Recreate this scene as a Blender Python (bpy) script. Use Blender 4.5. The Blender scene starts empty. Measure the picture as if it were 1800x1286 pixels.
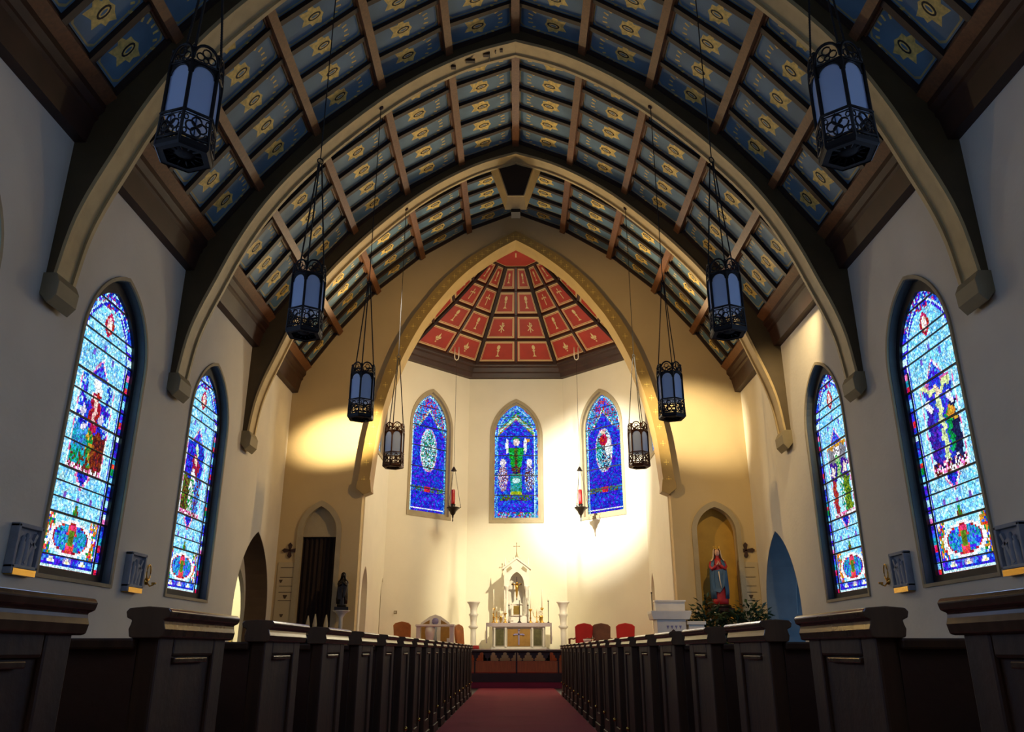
import bpy, bmesh, math, random
from mathutils import Vector, Matrix
R = math.radians
PI = math.pi
rnd = random.Random(7)
sc = bpy.context.scene
COL = sc.collection
W = 6.2

# ------------------------------------------------------------------ tagging
def tag(o, label=None, cat=None, group=None, kind=None):
    if label: o['label'] = label
    if cat: o['category'] = cat
    if group: o['group'] = group
    if kind: o['kind'] = kind
    return o

def empty(name, loc=(0, 0, 0), rz=0):
    o = bpy.data.objects.new(name, None)
    o.location = loc
    o.rotation_euler = (0, 0, rz)
    o.empty_display_size = .2
    COL.objects.link(o)
    return o

def thing(name, label, cat, loc=(0, 0, 0), rz=0, group=None):
    return tag(empty(name, loc, rz), label, cat, group)

def copy_tree(o, parent=None, sub=False):
    c = o.copy()
    COL.objects.link(c)
    if parent is not None:
        c.parent = parent
    for ch in [x for x in o.children]:
        copy_tree(ch, c)
    return c

# ------------------------------------------------------------------ materials
def lin(h):
    h = h.lstrip('#')
    v = [int(h[i:i + 2], 16) / 255 for i in (0, 2, 4)]
    return tuple((x / 12.92 if x <= .04045 else ((x + .055) / 1.055) ** 2.4) for x in v)

def mat(name, color, rough=.6, metal=0., bump=0., bscale=20., vary=0., vscale=3., trans=0., spec=None, wood=False, emit=0.):
    m = bpy.data.materials.new(name)
    m.use_nodes = True
    nt = m.node_tree
    b = nt.nodes['Principled BSDF']
    col = lin(color) if isinstance(color, str) else color
    b.inputs['Base Color'].default_value = (*col, 1)
    b.inputs['Roughness'].default_value = rough
    b.inputs['Metallic'].default_value = metal
    if spec is not None:
        b.inputs['Specular IOR Level'].default_value = spec
    if emit:
        b.inputs['Emission Color'].default_value = (*col, 1)
        b.inputs['Emission Strength'].default_value = emit
    tc = nt.nodes.new('ShaderNodeTexCoord')
    if vary:
        n = nt.nodes.new('ShaderNodeTexNoise')
        n.inputs['Scale'].default_value = vscale
        n.inputs['Detail'].default_value = 5
        if wood:
            mp = nt.nodes.new('ShaderNodeMapping')
            mp.inputs['Scale'].default_value = (9, 9, .7)
            nt.links.new(tc.outputs['Object'], mp.inputs['Vector'])
            nt.links.new(mp.outputs[0], n.inputs['Vector'])
        else:
            nt.links.new(tc.outputs['Object'], n.inputs['Vector'])
        r = nt.nodes.new('ShaderNodeValToRGB')
        r.color_ramp.elements[0].position = .3
        r.color_ramp.elements[1].position = .7
        r.color_ramp.elements[0].color = (*[c * (1 - vary) for c in col], 1)
        r.color_ramp.elements[1].color = (*[min(1, c * (1 + vary)) for c in col], 1)
        nt.links.new(n.outputs['Fac'], r.inputs['Fac'])
        nt.links.new(r.outputs['Color'], b.inputs['Base Color'])
    if bump:
        n2 = nt.nodes.new('ShaderNodeTexNoise')
        n2.inputs['Scale'].default_value = bscale
        n2.inputs['Detail'].default_value = 4
        nt.links.new(tc.outputs['Object'], n2.inputs['Vector'])
        bp = nt.nodes.new('ShaderNodeBump')
        bp.inputs['Strength'].default_value = bump
        bp.inputs['Distance'].default_value = .02
        nt.links.new(n2.outputs['Fac'], bp.inputs['Height'])
        nt.links.new(bp.outputs['Normal'], b.inputs['Normal'])
    if trans:
        t = nt.nodes.new('ShaderNodeBsdfTranslucent')
        t.inputs['Color'].default_value = (*col, 1)
        mx = nt.nodes.new('ShaderNodeMixShader')
        mx.inputs[0].default_value = trans
        out = nt.nodes['Material Output']
        nt.links.new(b.outputs[0], mx.inputs[1])
        nt.links.new(t.outputs[0], mx.inputs[2])
        nt.links.new(mx.outputs[0], out.inputs['Surface'])
    return m

M = dict(
    plaster=mat('wall_plaster', '#d9d4c6', .85, bump=.15, bscale=14, vary=.04, vscale=1.3),
    tan=mat('tan_plaster', '#c6b083', .85, bump=.12, bscale=14, vary=.04, vscale=1.2),
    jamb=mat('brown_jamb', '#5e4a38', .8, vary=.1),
    apse=mat('apse_plaster', '#ece6d0', .8, bump=.1, bscale=14, vary=.03, vscale=1.1),
    reveal=mat('reveal_shaded', '#59646b', .7, bump=.15, bscale=20, vary=.15, vscale=2),  # shade on plaster reveals and alcove put into the colour
    stone=mat('window_stone', '#a79a7c', .8, bump=.2, bscale=25, vary=.08),
    buff=mat('painted_arch_timber', '#b5a071', .55, bump=.12, bscale=18, vary=.1, vscale=4),
    ribdark=mat('dark_olive_timber', '#4a3d22', .6, bump=.1, bscale=14, vary=.12, vscale=3),
    corbel=mat('corbel_paint', '#82775a', .6, bump=.12, bscale=18, vary=.1),
    arch=mat('chancel_arch_paint', '#a88c50', .5, bump=.1, bscale=20, vary=.08),
    gold=mat('gold_leaf', '#dcb14a', .35, .7, vary=.12, vscale=20),
    goldpaint=mat('gold_paint', '#dcc06a', .6, vary=.3, vscale=14),
    goldfade=mat('faded_gold_paint', '#8f8460', .7, vary=.25, vscale=9),
    goldborder=mat('dull_gold_border', '#a89c68', .7, vary=.15, vscale=9),
    blue=mat('ceiling_blue', '#56788f', .6, vary=.22, vscale=1.7, bump=.05, bscale=30),
    purlin=mat('brown_purlin', '#6d4526', .5, vary=.25, vscale=3, wood=True),
    batten=mat('dark_batten', '#2b1a10', .6, vary=.2, vscale=5),
    cornice=mat('dark_cornice_wood', '#33190d', .5, vary=.3, vscale=3),
    red=mat('ceiling_red', '#9a2610', .6, vary=.12, vscale=3),
    cream=mat('cream_paint', '#c9b27a', .6),
    pewgloss=mat('varnished_oak', '#5c4634', .16, vary=.2, vscale=2.5, wood=True),
    pew=mat('pew_oak', '#3f2814', .5, spec=.3, vary=.3, vscale=2.5, wood=True, bump=.06, bscale=40),
    pewdark=mat('pew_back_oak', '#3a2110', .5, vary=.3, vscale=2.5, bump=.05, bscale=40),
    carpet=mat('red_carpet', '#9c2c3c', .95, vary=.08, vscale=2, bump=.3, bscale=220),
    floor=mat('dark_floor', '#3a2a20', .5, vary=.2),
    chain=mat('chain_black', '#0c0a08', .8),
    iron=mat('black_iron', '#141111', .55, .3, vary=.15, vscale=12),
    bronze=mat('lantern_bronze', '#4a2c18', .4, .7, vary=.3, vscale=12),
    frost=mat('frosted_glass', '#c4d8f4', .4, trans=.35),
    marble=mat('white_marble', '#e9e4d8', .35, vary=.05, vscale=6),
    cloth=mat('altar_cloth', '#b0a2a4', .9), marbledim=mat('shaded_marble', '#c2b9a6', .4, vary=.06, vscale=6),  # shade on the altar front put into cloth and body colour
    goldcloth=mat('gold_panel', '#9c7430', .5, vary=.15, vscale=8),
    greenpanel=mat('green_gold_panel', '#55502a', .5, vary=.3, vscale=10),
    lilac=mat('lilac_paint', '#8d86b0', .7),
    dark=mat('dark_paint_and_shade', '#1d130c', .7),  # dark ring paint; also the shade painted on the boss front
    curtain=mat('dark_curtain', '#23140d', .9, vary=.3, vscale=4),
    candle=mat('candle_wax', '#f2ead2', .5),
    brass=mat('polished_brass', '#d9ab4c', .25, .9),
    redglass=mat('red_candle_glass', '#a01414', .2),
    chairwood=mat('chair_wood', '#a7642a', .4, vary=.2, vscale=6),
    brownwood=mat('brown_chair_back', '#6a4222', .4, vary=.2, vscale=6),
    velvet=mat('red_velvet', '#b02020', .85, vary=.1),
    leaf=mat('dark_leaf', '#20381c', .6, vary=.35, vscale=9),
    pot=mat('pot_dark', '#2c221c', .7),
    robeblue=mat('robe_blue', '#35597a', .5, vary=.12, vscale=6),
    robered=mat('robe_red', '#a81c22', .5, vary=.1, vscale=6),
    skin=mat('statue_skin', '#d9a98c', .5),
    veil=mat('veil_cream', '#d8c2a4', .6),
    blackbronze=mat('dark_bronze', '#2c241c', .35, .6),
    relief=mat('relief_stone', '#8d949f', .7, bump=.2, bscale=30, vary=.1, vscale=8),
    nichegold=mat('niche_gold', '#b58c2c', .6, vary=.1, vscale=4),
    paper=mat('panel_paint', '#b9a987', .8),
    ink=mat('panel_ink', '#4a3a26', .8),
    lead=mat('window_lead', '#10131c', .6),
    glassclear=mat('clear_glass_cup', '#cfc6a8', .15, trans=.5),
    bluechair=mat('blue_plastic', '#24408c', .5),
    orange=mat('orange_oak', '#bd6228', .5, vary=.2, vscale=5, wood=True),
)

def glass_mat(strength, scale):
    m = bpy.data.materials.new('stained_glass')
    m.use_nodes = True
    nt = m.node_tree
    nt.nodes.clear()
    out = nt.nodes.new('ShaderNodeOutputMaterial')
    at = nt.nodes.new('ShaderNodeVertexColor')
    at.layer_name = 'Col'
    tc = nt.nodes.new('ShaderNodeTexCoord')
    vor = nt.nodes.new('ShaderNodeTexVoronoi')
    vor.inputs['Scale'].default_value = scale
    nt.links.new(tc.outputs['Object'], vor.inputs['Vector'])
    hs = nt.nodes.new('ShaderNodeHueSaturation')
    sep = nt.nodes.new('ShaderNodeSeparateColor')
    nt.links.new(vor.outputs['Color'], sep.inputs[0])
    mr = nt.nodes.new('ShaderNodeMapRange')
    mr.inputs['To Min'].default_value = .7
    mr.inputs['To Max'].default_value = 1.35
    nt.links.new(sep.outputs[0], mr.inputs['Value'])
    nt.links.new(mr.outputs[0], hs.inputs['Value'])
    mh = nt.nodes.new('ShaderNodeMapRange')
    mh.inputs['To Min'].default_value = .475
    mh.inputs['To Max'].default_value = .525
    nt.links.new(sep.outputs[1], mh.inputs['Value'])
    nt.links.new(mh.outputs[0], hs.inputs['Hue'])
    nt.links.new(at.outputs['Color'], hs.inputs['Color'])
    ved = nt.nodes.new('ShaderNodeTexVoronoi')
    ved.feature = 'DISTANCE_TO_EDGE'
    ved.inputs['Scale'].default_value = scale
    nt.links.new(tc.outputs['Object'], ved.inputs['Vector'])
    st = nt.nodes.new('ShaderNodeMapRange')
    st.inputs['From Min'].default_value = .02
    st.inputs['From Max'].default_value = .09
    st.inputs['To Min'].default_value = .3 * strength
    st.inputs['To Max'].default_value = strength
    nt.links.new(ved.outputs['Distance'], st.inputs['Value'])
    em = nt.nodes.new('ShaderNodeEmission')
    nt.links.new(hs.outputs['Color'], em.inputs['Color'])
    nt.links.new(st.outputs[0], em.inputs['Strength'])
    nt.links.new(em.outputs[0], out.inputs['Surface'])
    try:
        m.cycles.emission_sampling = 'NONE'
    except Exception:
        pass
    return m
GLASS_N = glass_mat(1.35, 19)
GLASS_A = glass_mat(1.15, 15)

# ------------------------------------------------------------------ mesh builder
class MB:
    def __init__(s):
        s.v = []; s.f = []; s.m = []; s.c = []; s.smooth = []
        s.T = None
    def _add(s, pts):
        i = len(s.v)
        for p in pts:
            p = Vector(p)
            s.v.append(s.T @ p if s.T else p)
        return i
    def face(s, pts, mi=0, col=None, smooth=False):
        i = s._add(pts)
        s.f.append(tuple(range(i, i + len(pts)))); s.m.append(mi); s.c.append(col); s.smooth.append(smooth)
    def faces(s, pts, fs, mi=0, smooth=False):
        i = s._add(pts)
        for f in fs:
            s.f.append(tuple(i + k for k in f)); s.m.append(mi); s.c.append(None); s.smooth.append(smooth)
    def box(s, x0, x1, y0, y1, z0, z1, mi=0):
        p = [(x0, y0, z0), (x1, y0, z0), (x1, y1, z0), (x0, y1, z0), (x0, y0, z1), (x1, y0, z1), (x1, y1, z1), (x0, y1, z1)]
        s.faces(p, [(0, 3, 2, 1), (4, 5, 6, 7), (0, 1, 5, 4), (1, 2, 6, 5), (2, 3, 7, 6), (3, 0, 4, 7)], mi)
        return s
    def prism(s, pts, fn, d0, d1, mi=0, caps=True):
        """pts 2D closed; fn(a,b,d)->3D"""
        n = len(pts)
        P = [fn(a, b, d0) for a, b in pts] + [fn(a, b, d1) for a, b in pts]
        fs = [(i, (i + 1) % n, n + (i + 1) % n, n + i) for i in range(n)]
        if caps:
            fs += [tuple(range(n))[::-1], tuple(range(n, 2 * n))]
        s.faces(P, fs, mi)
        return s
    def strip(s, path_a, path_b, d, fn, mi=0):
        """solid between two matching polylines a and b (2D), extruded d0..d1 via fn"""
        n = len(path_a)
        d0, d1 = d
        P = [fn(*p, d0) for p in path_a] + [fn(*p, d0) for p in path_b] + [fn(*p, d1) for p in path_a] + [fn(*p, d1) for p in path_b]
        fs = []
        for i in range(n - 1):
            fs += [(i, i + 1, n + i + 1, n + i), (2 * n + i, 3 * n + i, 3 * n + i + 1, 2 * n + i + 1),
                   (i, 2 * n + i, 2 * n + i + 1, i + 1), (n + i, n + i + 1, 3 * n + i + 1, 3 * n + i)]
        fs += [(0, n, 3 * n, 2 * n), (n - 1, 3 * n - 1, 4 * n - 1, 2 * n - 1)]
        s.faces(P, fs, mi)
        return s
    def tube(s, pts, r, n=8, mi=0, closed=False, r1=None):
        pts = [Vector(p) for p in pts]
        rings = []
        N = len(pts)
        for i, p in enumerate(pts):
            if closed:
                d = (pts[(i + 1) % N] - pts[i - 1])
            else:
                d = pts[min(i + 1, N - 1)] - pts[max(i - 1, 0)]
            d.normalize()
            u = d.cross(Vector((0, 0, 1)))
            if u.length < .05:
                u = d.cross(Vector((0, 1, 0)))
            u.normalize()
            w = d.cross(u)
            rr = r if r1 is None else r + (r1 - r) * i / max(1, N - 1)
            rings.append([p + (u * math.cos(2 * PI * k / n) + w * math.sin(2 * PI * k / n)) * rr for k in range(n)])
        P = [q for rg in rings for q in rg]
        fs = []
        for i in range(N if closed else N - 1):
            j = (i + 1) % N
            for k in range(n):
                fs.append((i * n + k, i * n + (k + 1) % n, j * n + (k + 1) % n, j * n + k))
        if not closed:
            fs += [tuple(range(n))[::-1], tuple(range((N - 1) * n, N * n))]
        s.faces(P, fs, mi, smooth=n > 5)
        return s
    def lathe(s, prof, n=20, c=(0, 0, 0), mi=0, sx=1, sy=1, ph=0, smooth=True, capb=True, capt=True):
        P = []
        for r, z in prof:
            for k in range(n):
                a = 2 * PI * (k + ph) / n
                P.append((c[0] + r * sx * math.cos(a), c[1] + r * sy * math.sin(a), c[2] + z))
        fs = []
        for i in range(len(prof) - 1):
            for k in range(n):
                fs.append((i * n + k, i * n + (k + 1) % n, (i + 1) * n + (k + 1) % n, (i + 1) * n + k))
        if capb: fs.append(tuple(range(n))[::-1])
        if capt: fs.append(tuple(range((len(prof) - 1) * n, len(prof) * n)))
        s.faces(P, fs, mi, smooth=smooth)
        return s
    def ball(s, c, r, n=12, mi=0, sx=1, sy=1, sz=1):
        prof = [(r * math.sin(PI * i / 8), -r * sz * math.cos(PI * i / 8)) for i in range(9)]
        prof[0] = (r * .02, prof[0][1]); prof[-1] = (r * .02, prof[-1][1])
        return s.lathe(prof, n, c, mi, sx, sy)
    def build(s, name, mats, parent=None, bevel=0., kind=None):
        me = bpy.data.meshes.new(name)
        me.from_pydata([tuple(v) for v in s.v], [], s.f)
        if not isinstance(mats, (list, tuple)): mats = [mats]
        for m in mats:
            me.materials.append(M[m] if isinstance(m, str) else m)
        for i, p in enumerate(me.polygons):
            p.material_index = s.m[i]
            p.use_smooth = s.smooth[i]
        if any(c is not None for c in s.c):
            ca = me.color_attributes.new('Col', 'FLOAT_COLOR', 'CORNER')
            for i, p in enumerate(me.polygons):
                for li in p.loop_indices:
                    ca.data[li].color = (*s.c[i], 1)
        bm = bmesh.new(); bm.from_mesh(me)
        if s.c and s.c[0] is None:
            bmesh.ops.recalc_face_normals(bm, faces=bm.faces)
        bm.to_mesh(me); bm.free()
        o = bpy.data.objects.new(name, me)
        COL.objects.link(o)
        if parent is not None: o.parent = parent
        if kind: o['kind'] = kind
        if bevel:
            b = o.modifiers.new('bevel', 'BEVEL'); b.width = bevel; b.segments = 2; b.limit_method = 'ANGLE'; b.angle_limit = R(40)
        return o

def plate(name, outline, holes, thick, mtx, material, parent=None, kind=None):
    """flat solid with holes; local xy outline, local z +-thick/2"""
    cu = bpy.data.curves.new(name, 'CURVE')
    cu.dimensions = '2D'; cu.fill_mode = 'BOTH'; cu.extrude = thick / 2
    for pl in [outline] + list(holes):
        sp = cu.splines.new('POLY')
        sp.points.add(len(pl) - 1)
        for i, p in enumerate(pl):
            sp.points[i].co = (p[0], p[1], 0, 1)
        sp.use_cyclic_u = True
    tmp = bpy.data.objects.new('tmp', cu)
    COL.objects.link(tmp)
    dg = bpy.context.evaluated_depsgraph_get()
    me = bpy.data.meshes.new_from_object(tmp.evaluated_get(dg))
    bpy.data.objects.remove(tmp)
    me.name = name
    me.transform(mtx)
    me.materials.clear()
    me.materials.append(M[material])
    for p in me.polygons: p.use_smooth = False
    o = bpy.data.objects.new(name, me)
    COL.objects.link(o)
    if parent is not None: o.parent = parent
    if kind: o['kind'] = kind
    return o

def arch_curve(h, rise, n=12):
    """points from (h,0) up to (0,rise) and down to (-h,0)"""
    Rr = (h * h + rise * rise) / (2 * h)
    if Rr < h:
        Rr = h
    a1 = math.asin(min(1, rise / Rr))
    right = [(h - Rr + Rr * math.cos(a1 * i / n), Rr * math.sin(a1 * i / n)) for i in range(n + 1)]
    right[-1] = (0, rise)
    return right + [(-x, y) for x, y in right[-2::-1]]

def arch_outline(c, h, b0, spring, apex, n=12, grow=0.):
    pts = arch_curve(h + grow, apex - spring + grow * 1.2, n)
    return [(c - h - grow, b0 - grow)] + [(c + h + grow, b0 - grow)] + [(c + x, spring + y) for x, y in pts]

def frame_mtx(origin, ax, ay):
    ax = Vector(ax).normalized(); ay = Vector(ay).normalized(); az = ax.cross(ay)
    m = Matrix.Identity(4)
    for i in range(3):
        m[i][0] = ax[i]; m[i][1] = ay[i]; m[i][2] = az[i]; m[i][3] = origin[i]
    return m

# ------------------------------------------------------------------ camera
cam = bpy.data.cameras.new('camera')
cam.sensor_width = 36
cam.lens = 1400 / 1800 * 36
cam.clip_end = 200
co = bpy.data.objects.new('camera', cam)
COL.objects.link(co)
co.location = (0, 0, .86)
pitch = math.atan(500 / 1400)
yaw = math.atan(8 * math.cos(pitch) / 1400)
co.rotation_euler = (PI / 2 + pitch, 0, yaw)
sc.camera = co

# ------------------------------------------------------------------ ceiling profile
CP = [(0, 13.30), (1.45, 12.70), (2.82, 11.84), (4.08, 10.72), (5.10, 9.45), (5.98, 8.16)]
TY = [1.45, 5.45, 9.45, 13.45, 17.45]      # fronts of the arched trusses
TT = .43                                   # their thickness
YW = 21.0

ceil = MB()
for s in (-1, 1):
    out = [(s * (x + .02), z + .2) for x, z in CP]
    inn = [(s * x, z + .045) for x, z in CP]
    inn[-1] = (s * 6.25, 7.80); out[-1] = (s * 6.6, 7.9)
    inn.insert(-1, (s * 5.98, 8.2)); out.insert(-1, (s * 6.3, 8.3))
    ceil.strip(inn, out, (-3.2, 21.4), lambda a, b, d: (a, d, b))
ceil_o = ceil.build('ceiling', 'batten', kind='structure')
tag(ceil_o, 'blue coffered pointed vault with gold emblems over the nave', 'ceiling')

for s in (-1, 1):
    for i, (x, z) in enumerate(CP[:-1]):
        if s == 1 and i == 0: continue
        mb = MB()
        if i == 0:
            mb.box(-.085, .085, -3, 20.98, z - .20, z + .05)
            mb.box(-.12, .12, -3, 20.98, z - .045, z + .05)
        else:
            a = Vector((CP[i + 1][0] - CP[i - 1][0], CP[i + 1][1] - CP[i - 1][1])).normalized()
            nrm = Vector((a.y, -a.x))
            if nrm.y > 0: nrm = -nrm
            def q(u, w): return (s * (x + a.x * u + nrm.x * w), z + a.y * u + nrm.y * w)
            mb.prism([q(-.08, -.05), q(.08, -.05), q(.08, .18), q(-.08, .18)], lambda p, b, d: (p, d, b), -3, 20.98)
            mb.prism([q(-.12, -.05), q(.12, -.05), q(.12, .05), q(-.12, .05)], lambda p, b, d: (p, d, b), -3, 20.98)
        mb.build('purlin', 'purlin', ceil_o)
    # eaves cornice
    mb = MB()
    mb.prism([(s * 6.25, 7.58), (s * 6.04, 7.58), (s * 5.97, 7.92), (s * 5.93, 7.96), (s * 5.93, 8.02), (s * 5.86, 8.1), (s * 5.86, 8.2), (s * 6.0, 8.34), (s * 6.25, 8.34)],
             lambda p, b, d: (p, d, b), -3, 20.98)
    tag(mb.build('trim_%d' % (1 if s < 0 else 2), 'cornice', kind='structure'), 'dark wooden eaves cornice along the %s nave wall' % ('left' if s < 0 else 'right'), 'cornice')
    mb = MB()
    mb.prism([(s * 5.86, 8.2), (s * 5.72, 8.33), (s * 5.80, 8.47), (s * 5.95, 8.4)], lambda p, b, d: (p, d, b), -3, 20.98)
    mb.build('purlin', 'purlin', ceil_o)

BAYS = [(5.91, 9.45), (9.91, 13.45), (13.91, 17.45), (17.91, 21.0)]
def seg(i):
    return Vector(CP[i]), Vector(CP[i + 1])

def emblem(mb, P0, faded=False):
    P = lambda u, t, lay=0: P0(u * 1.2, t * 1.15, lay)
    """P(s,t): s up the slope towards the ridge, t along the nave; metres from panel centre"""
    g = 1 if not faded else 2
    star = []
    RS = [.17, .15, .2, .13, .16, .12, .24, .17, .27, .16, .23, .13, .17, .14]
    for k in range(14):
        a = 2 * PI * k / 14 + .2
        star.append((math.cos(a) * RS[k] - .06, math.sin(a) * RS[k] * 1.05))
    i = len(star)
    for k in range(14):
        mb.face([P(-.06, 0, 1), P(*star[k], 1), P(*star[(k + 1) % 14], 1)], g)
    # dark ring centre and crown of rays
    ring = [(math.cos(2 * PI * k / 12) * .115 - .05, math.sin(2 * PI * k / 12) * .06) for k in range(12)]
    for k in range(12):
        mb.face([P(-.05, 0, 2), P(*ring[k], 2), P(*ring[(k + 1) % 12], 2)], 3)
    ring2 = [(math.cos(2 * PI * k / 12) * .085 - .05, math.sin(2 * PI * k / 12) * .035) for k in range(12)]
    for k in range(12):
        mb.face([P(-.05, 0, 3), P(*ring2[k], 3), P(*ring2[(k + 1) % 12], 3)], g)
    ring3 = [(math.cos(2 * PI * k / 12) * .06 - .05, math.sin(2 * PI * k / 12) * .018) for k in range(12)]
    for k in range(12):
        mb.face([P(-.05, 0, 4), P(*ring3[k], 4), P(*ring3[(k + 1) % 12], 4)], 0)
    for k in range(9):
        a = R(-72 + 18 * k)
        r0, r1 = .36, .36 + (.09 if k % 2 else .07)
        c, s_ = math.cos(a), math.sin(a)
        w = .019
        mb.face([P(c * r0 - s_ * w - .02, (s_ * r0 + c * w) * .75, 1), P(c * r1 - s_ * w - .02, (s_ * r1 + c * w) * .75, 1),
                 P(c * r1 + s_ * w - .02, (s_ * r1 - c * w) * .75, 1), P(c * r0 + s_ * w - .02, (s_ * r0 - c * w) * .75, 1)], g)

for bi, (y0, y1) in enumerate(BAYS):
    pitch_y = (y1 - y0) / 5
    for s in (-1, 1):
        pm = MB()
        for i in range(5):
            a, b = seg(i)
            d = (b - a); L = d.length; d.normalize()
            n = Vector((d.y, -d.x))
            if n.y > 0: n = -n
            L2 = L if i < 4 else L - .3
            for j in range(5):
                ya, yb = y0 + j * pitch_y + .05, y0 + (j + 1) * pitch_y - .05
                yc = (ya + yb) / 2; lc = (.09 + L2 - .09) / 2
                def P(u, t, lay=0, a=a, d=d, n=n, yc=yc, lc=lc, s=s):
                    q = a + d * (lc - u) + n * (.002 * lay)
                    return (s * q.x, yc + t, q.y)
                hu, ht = L2 / 2 - .08, (yb - ya) / 2
                pm.face([P(-hu, -ht), P(hu, -ht), P(hu, ht), P(-hu, ht)], 0)
                # thin border, cut corners
                def rr(e, c=.07):
                    U, T = hu - e, ht - e
                    return [(-U + c, -T), (U - c, -T), (U, -T + c), (U, T - c), (U - c, T), (-U + c, T), (-U, T - c), (-U, -T + c)]
                o1, o2 = rr(.025), rr(.053)
                for k in range(8):
                    k2 = (k + 1) % 8
                    pm.face([P(*o1[k], 1), P(*o1[k2], 1), P(*o2[k2], 1), P(*o2[k], 1)], 4)
                emblem(pm, P)
        pm.build('ceiling_panel', ['blue', 'goldpaint', 'goldfade', 'dark', 'goldborder'], ceil_o)
        for j in range(6):
            y = y0 + j * pitch_y
            bm_ = MB()
            CQ = CP[:5] + [(5.86, 8.34)]
            pa = [(s * p[0], p[1] + .06) for p in CQ]
            pb = []
            for k, p in enumerate(CQ):
                t = Vector(CQ[min(k + 1, 5)]) - Vector(CQ[max(k - 1, 0)]); t.normalize()
                n = Vector((t.y, -t.x))
                if n.y > 0: n = -n
                if k == 0: n = Vector((0, -1))
                pb.append((s * (p[0] + n.x * .09), p[1] + n.y * .09))
            bm_.strip(pa, pb, (max(y - .05, y0), min(y + .05, y1)), lambda p, b, d: (p, d, b))
            bm_.build('batten', 'batten', ceil_o)

# ------------------------------------------------------------------ arched trusses
SOFF = [(0, 12.90), (.65, 12.70), (1.25, 12.44), (2.0, 12.0), (2.72, 11.45), (3.5, 10.72), (4.05, 10.13), (4.55, 9.52), (5.0, 8.82), (5.36, 8.08), (5.62, 7.4), (5.86, 6.75), (6.0, 6.2), (6.08, 5.5)]
OUTR = [(0, 13.36), (.9, 13.0), (1.45, 12.75), (2.3, 12.25), (2.95, 11.8), (3.75, 11.1), (4.25, 10.6), (4.75, 9.97), (5.25, 9.3), (5.65, 8.7), (6.05, 8.2), (6.22, 7.5), (6.22, 6.4), (6.22, 5.5)]
def smooth(P, n=3):
    out = []
    for i in range(len(P) - 1):
        p0 = P[i - 1] if i else P[0]; p1 = P[i]; p2 = P[i + 1]; p3 = P[min(i + 2, len(P) - 1)]
        for j in range(n):
            t = j / n
            out.append(tuple(.5 * (2 * b + (c - a) * t + (2 * a - 5 * b + 4 * c - d) * t * t + (3 * b - a - 3 * c + d) * t ** 3) for a, b, c, d in zip(p0, p1, p2, p3)))
    return out + [P[-1]]
SOFF = smooth(SOFF); OUTR = smooth(OUTR)
ordn = ['nearest overhead', 'second', 'third', 'second', 'third']
truss_labels = {1: 'buff-painted arched truss overhead at the camera end of the nave',
                2: 'arched truss carrying the second pair of lanterns, its feet nearest the camera in view',
                3: 'middle arched truss between the two side windows, stained near its peak',
                4: 'arched truss nearest the altar, with a tapered boss at its peak'}
for ti, y in enumerate(TY):
    if ti == 0: continue
    t = thing('arched_truss', truss_labels[ti], 'truss', (0, y, 5.5), 0, 'arched trusses over the nave')
    fn = lambda a, b, d: (a, d, b - 5.5)
    for s in (-1, 1):
        mid = [(a + (.02 if i else 0), b + .03) for i, (a, b) in enumerate(SOFF)]
        MB().strip([(s * a, b) for a, b in mid], [(s * a, b) for a, b in OUTR], (0, TT), fn).build('rib', 'ribdark', t)
        MB().strip([(s * a, b) for a, b in SOFF], [(s * a, b) for a, b in mid], (.004, TT - .004), fn).build('soffit_board', 'buff', t)
        for d0, d1 in ((-.02, .05), (TT - .05, TT + .02)):
            off = [(a - .03 if i else a, b - .03) for i, (a, b) in enumerate(SOFF)]
            inn = [(a + .01 if i else a, b + .03) for i, (a, b) in enumerate(SOFF)]
            MB().strip([(s * a, b) for a, b in off], [(s * a, b) for a, b in inn], (d0, d1), fn).build('edge_moulding', 'buff', t)
        mb = MB()
        pr = [(6.22, 5.26), (6.08, 5.10), (5.98, 5.22), (5.97, 5.42), (6.03, 5.54), (6.22, 5.54)]
        mb.prism([(s * a, b) for a, b in pr], fn, -.05, TT + .03)
        mb.build('corbel', 'corbel', t, bevel=.012)
    if ti == 3:
        for a, b, w, h in ((-.95, 12.53, .2, .02), (-.62, 12.69, .12, .02), (-.55, 12.71, .02, .06), (-1.3, 12.37, .1, .02), (-.3, 12.81, .06, .02), (-.42, 12.77, .02, .02)):
            MB().box(a - w / 2, a + w / 2, .12, .12 + h * 4, b - 5.5 - .03, b - 5.5 + .03).build('paint_chip', 'batten', t)
    if ti == 4:
        mb = MB()
        y0, y1 = TT + .02, TT + .34
        F = [(-.47, 7.29), (0, 7.45), (.47, 7.29), (.21, 6.42), (-.21, 6.42)]
        B = [(-.66, 7.36), (0, 7.62), (.66, 7.36), (.27, 6.20), (-.27, 6.20)]
        Fi = [(a * .96, 6.9 + (b - 6.9) * .96) for a, b in F]
        P = [(a, y0, b) for a, b in F] + [(a, y1, b) for a, b in B]
        mb.faces(P, [(i, (i + 1) % 5, 5 + (i + 1) % 5, 5 + i) for i in range(5)] + [(5, 6, 7, 8, 9)], 0)
        mb.faces([(a, y0, b) for a, b in F], [(0, 1, 2, 3, 4)], 1)  # unlit boss front: its shade painted as a dark face
        for k in (3, 4, 2):   # raised rim
            p, q2 = F[k], F[(k + 1) % 5]
            mb.tube([(p[0], y0, p[1]), (q2[0], y0, q2[1])], .02, 6)
        mb.build('peak_boss', ['buff', 'dark'], t)
        mb = MB(); mb.box(-.12, .12, y1 - .02, y1 + .3, 6.12, 6.3); mb.build('boss_foot', 'dark', t)

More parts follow.
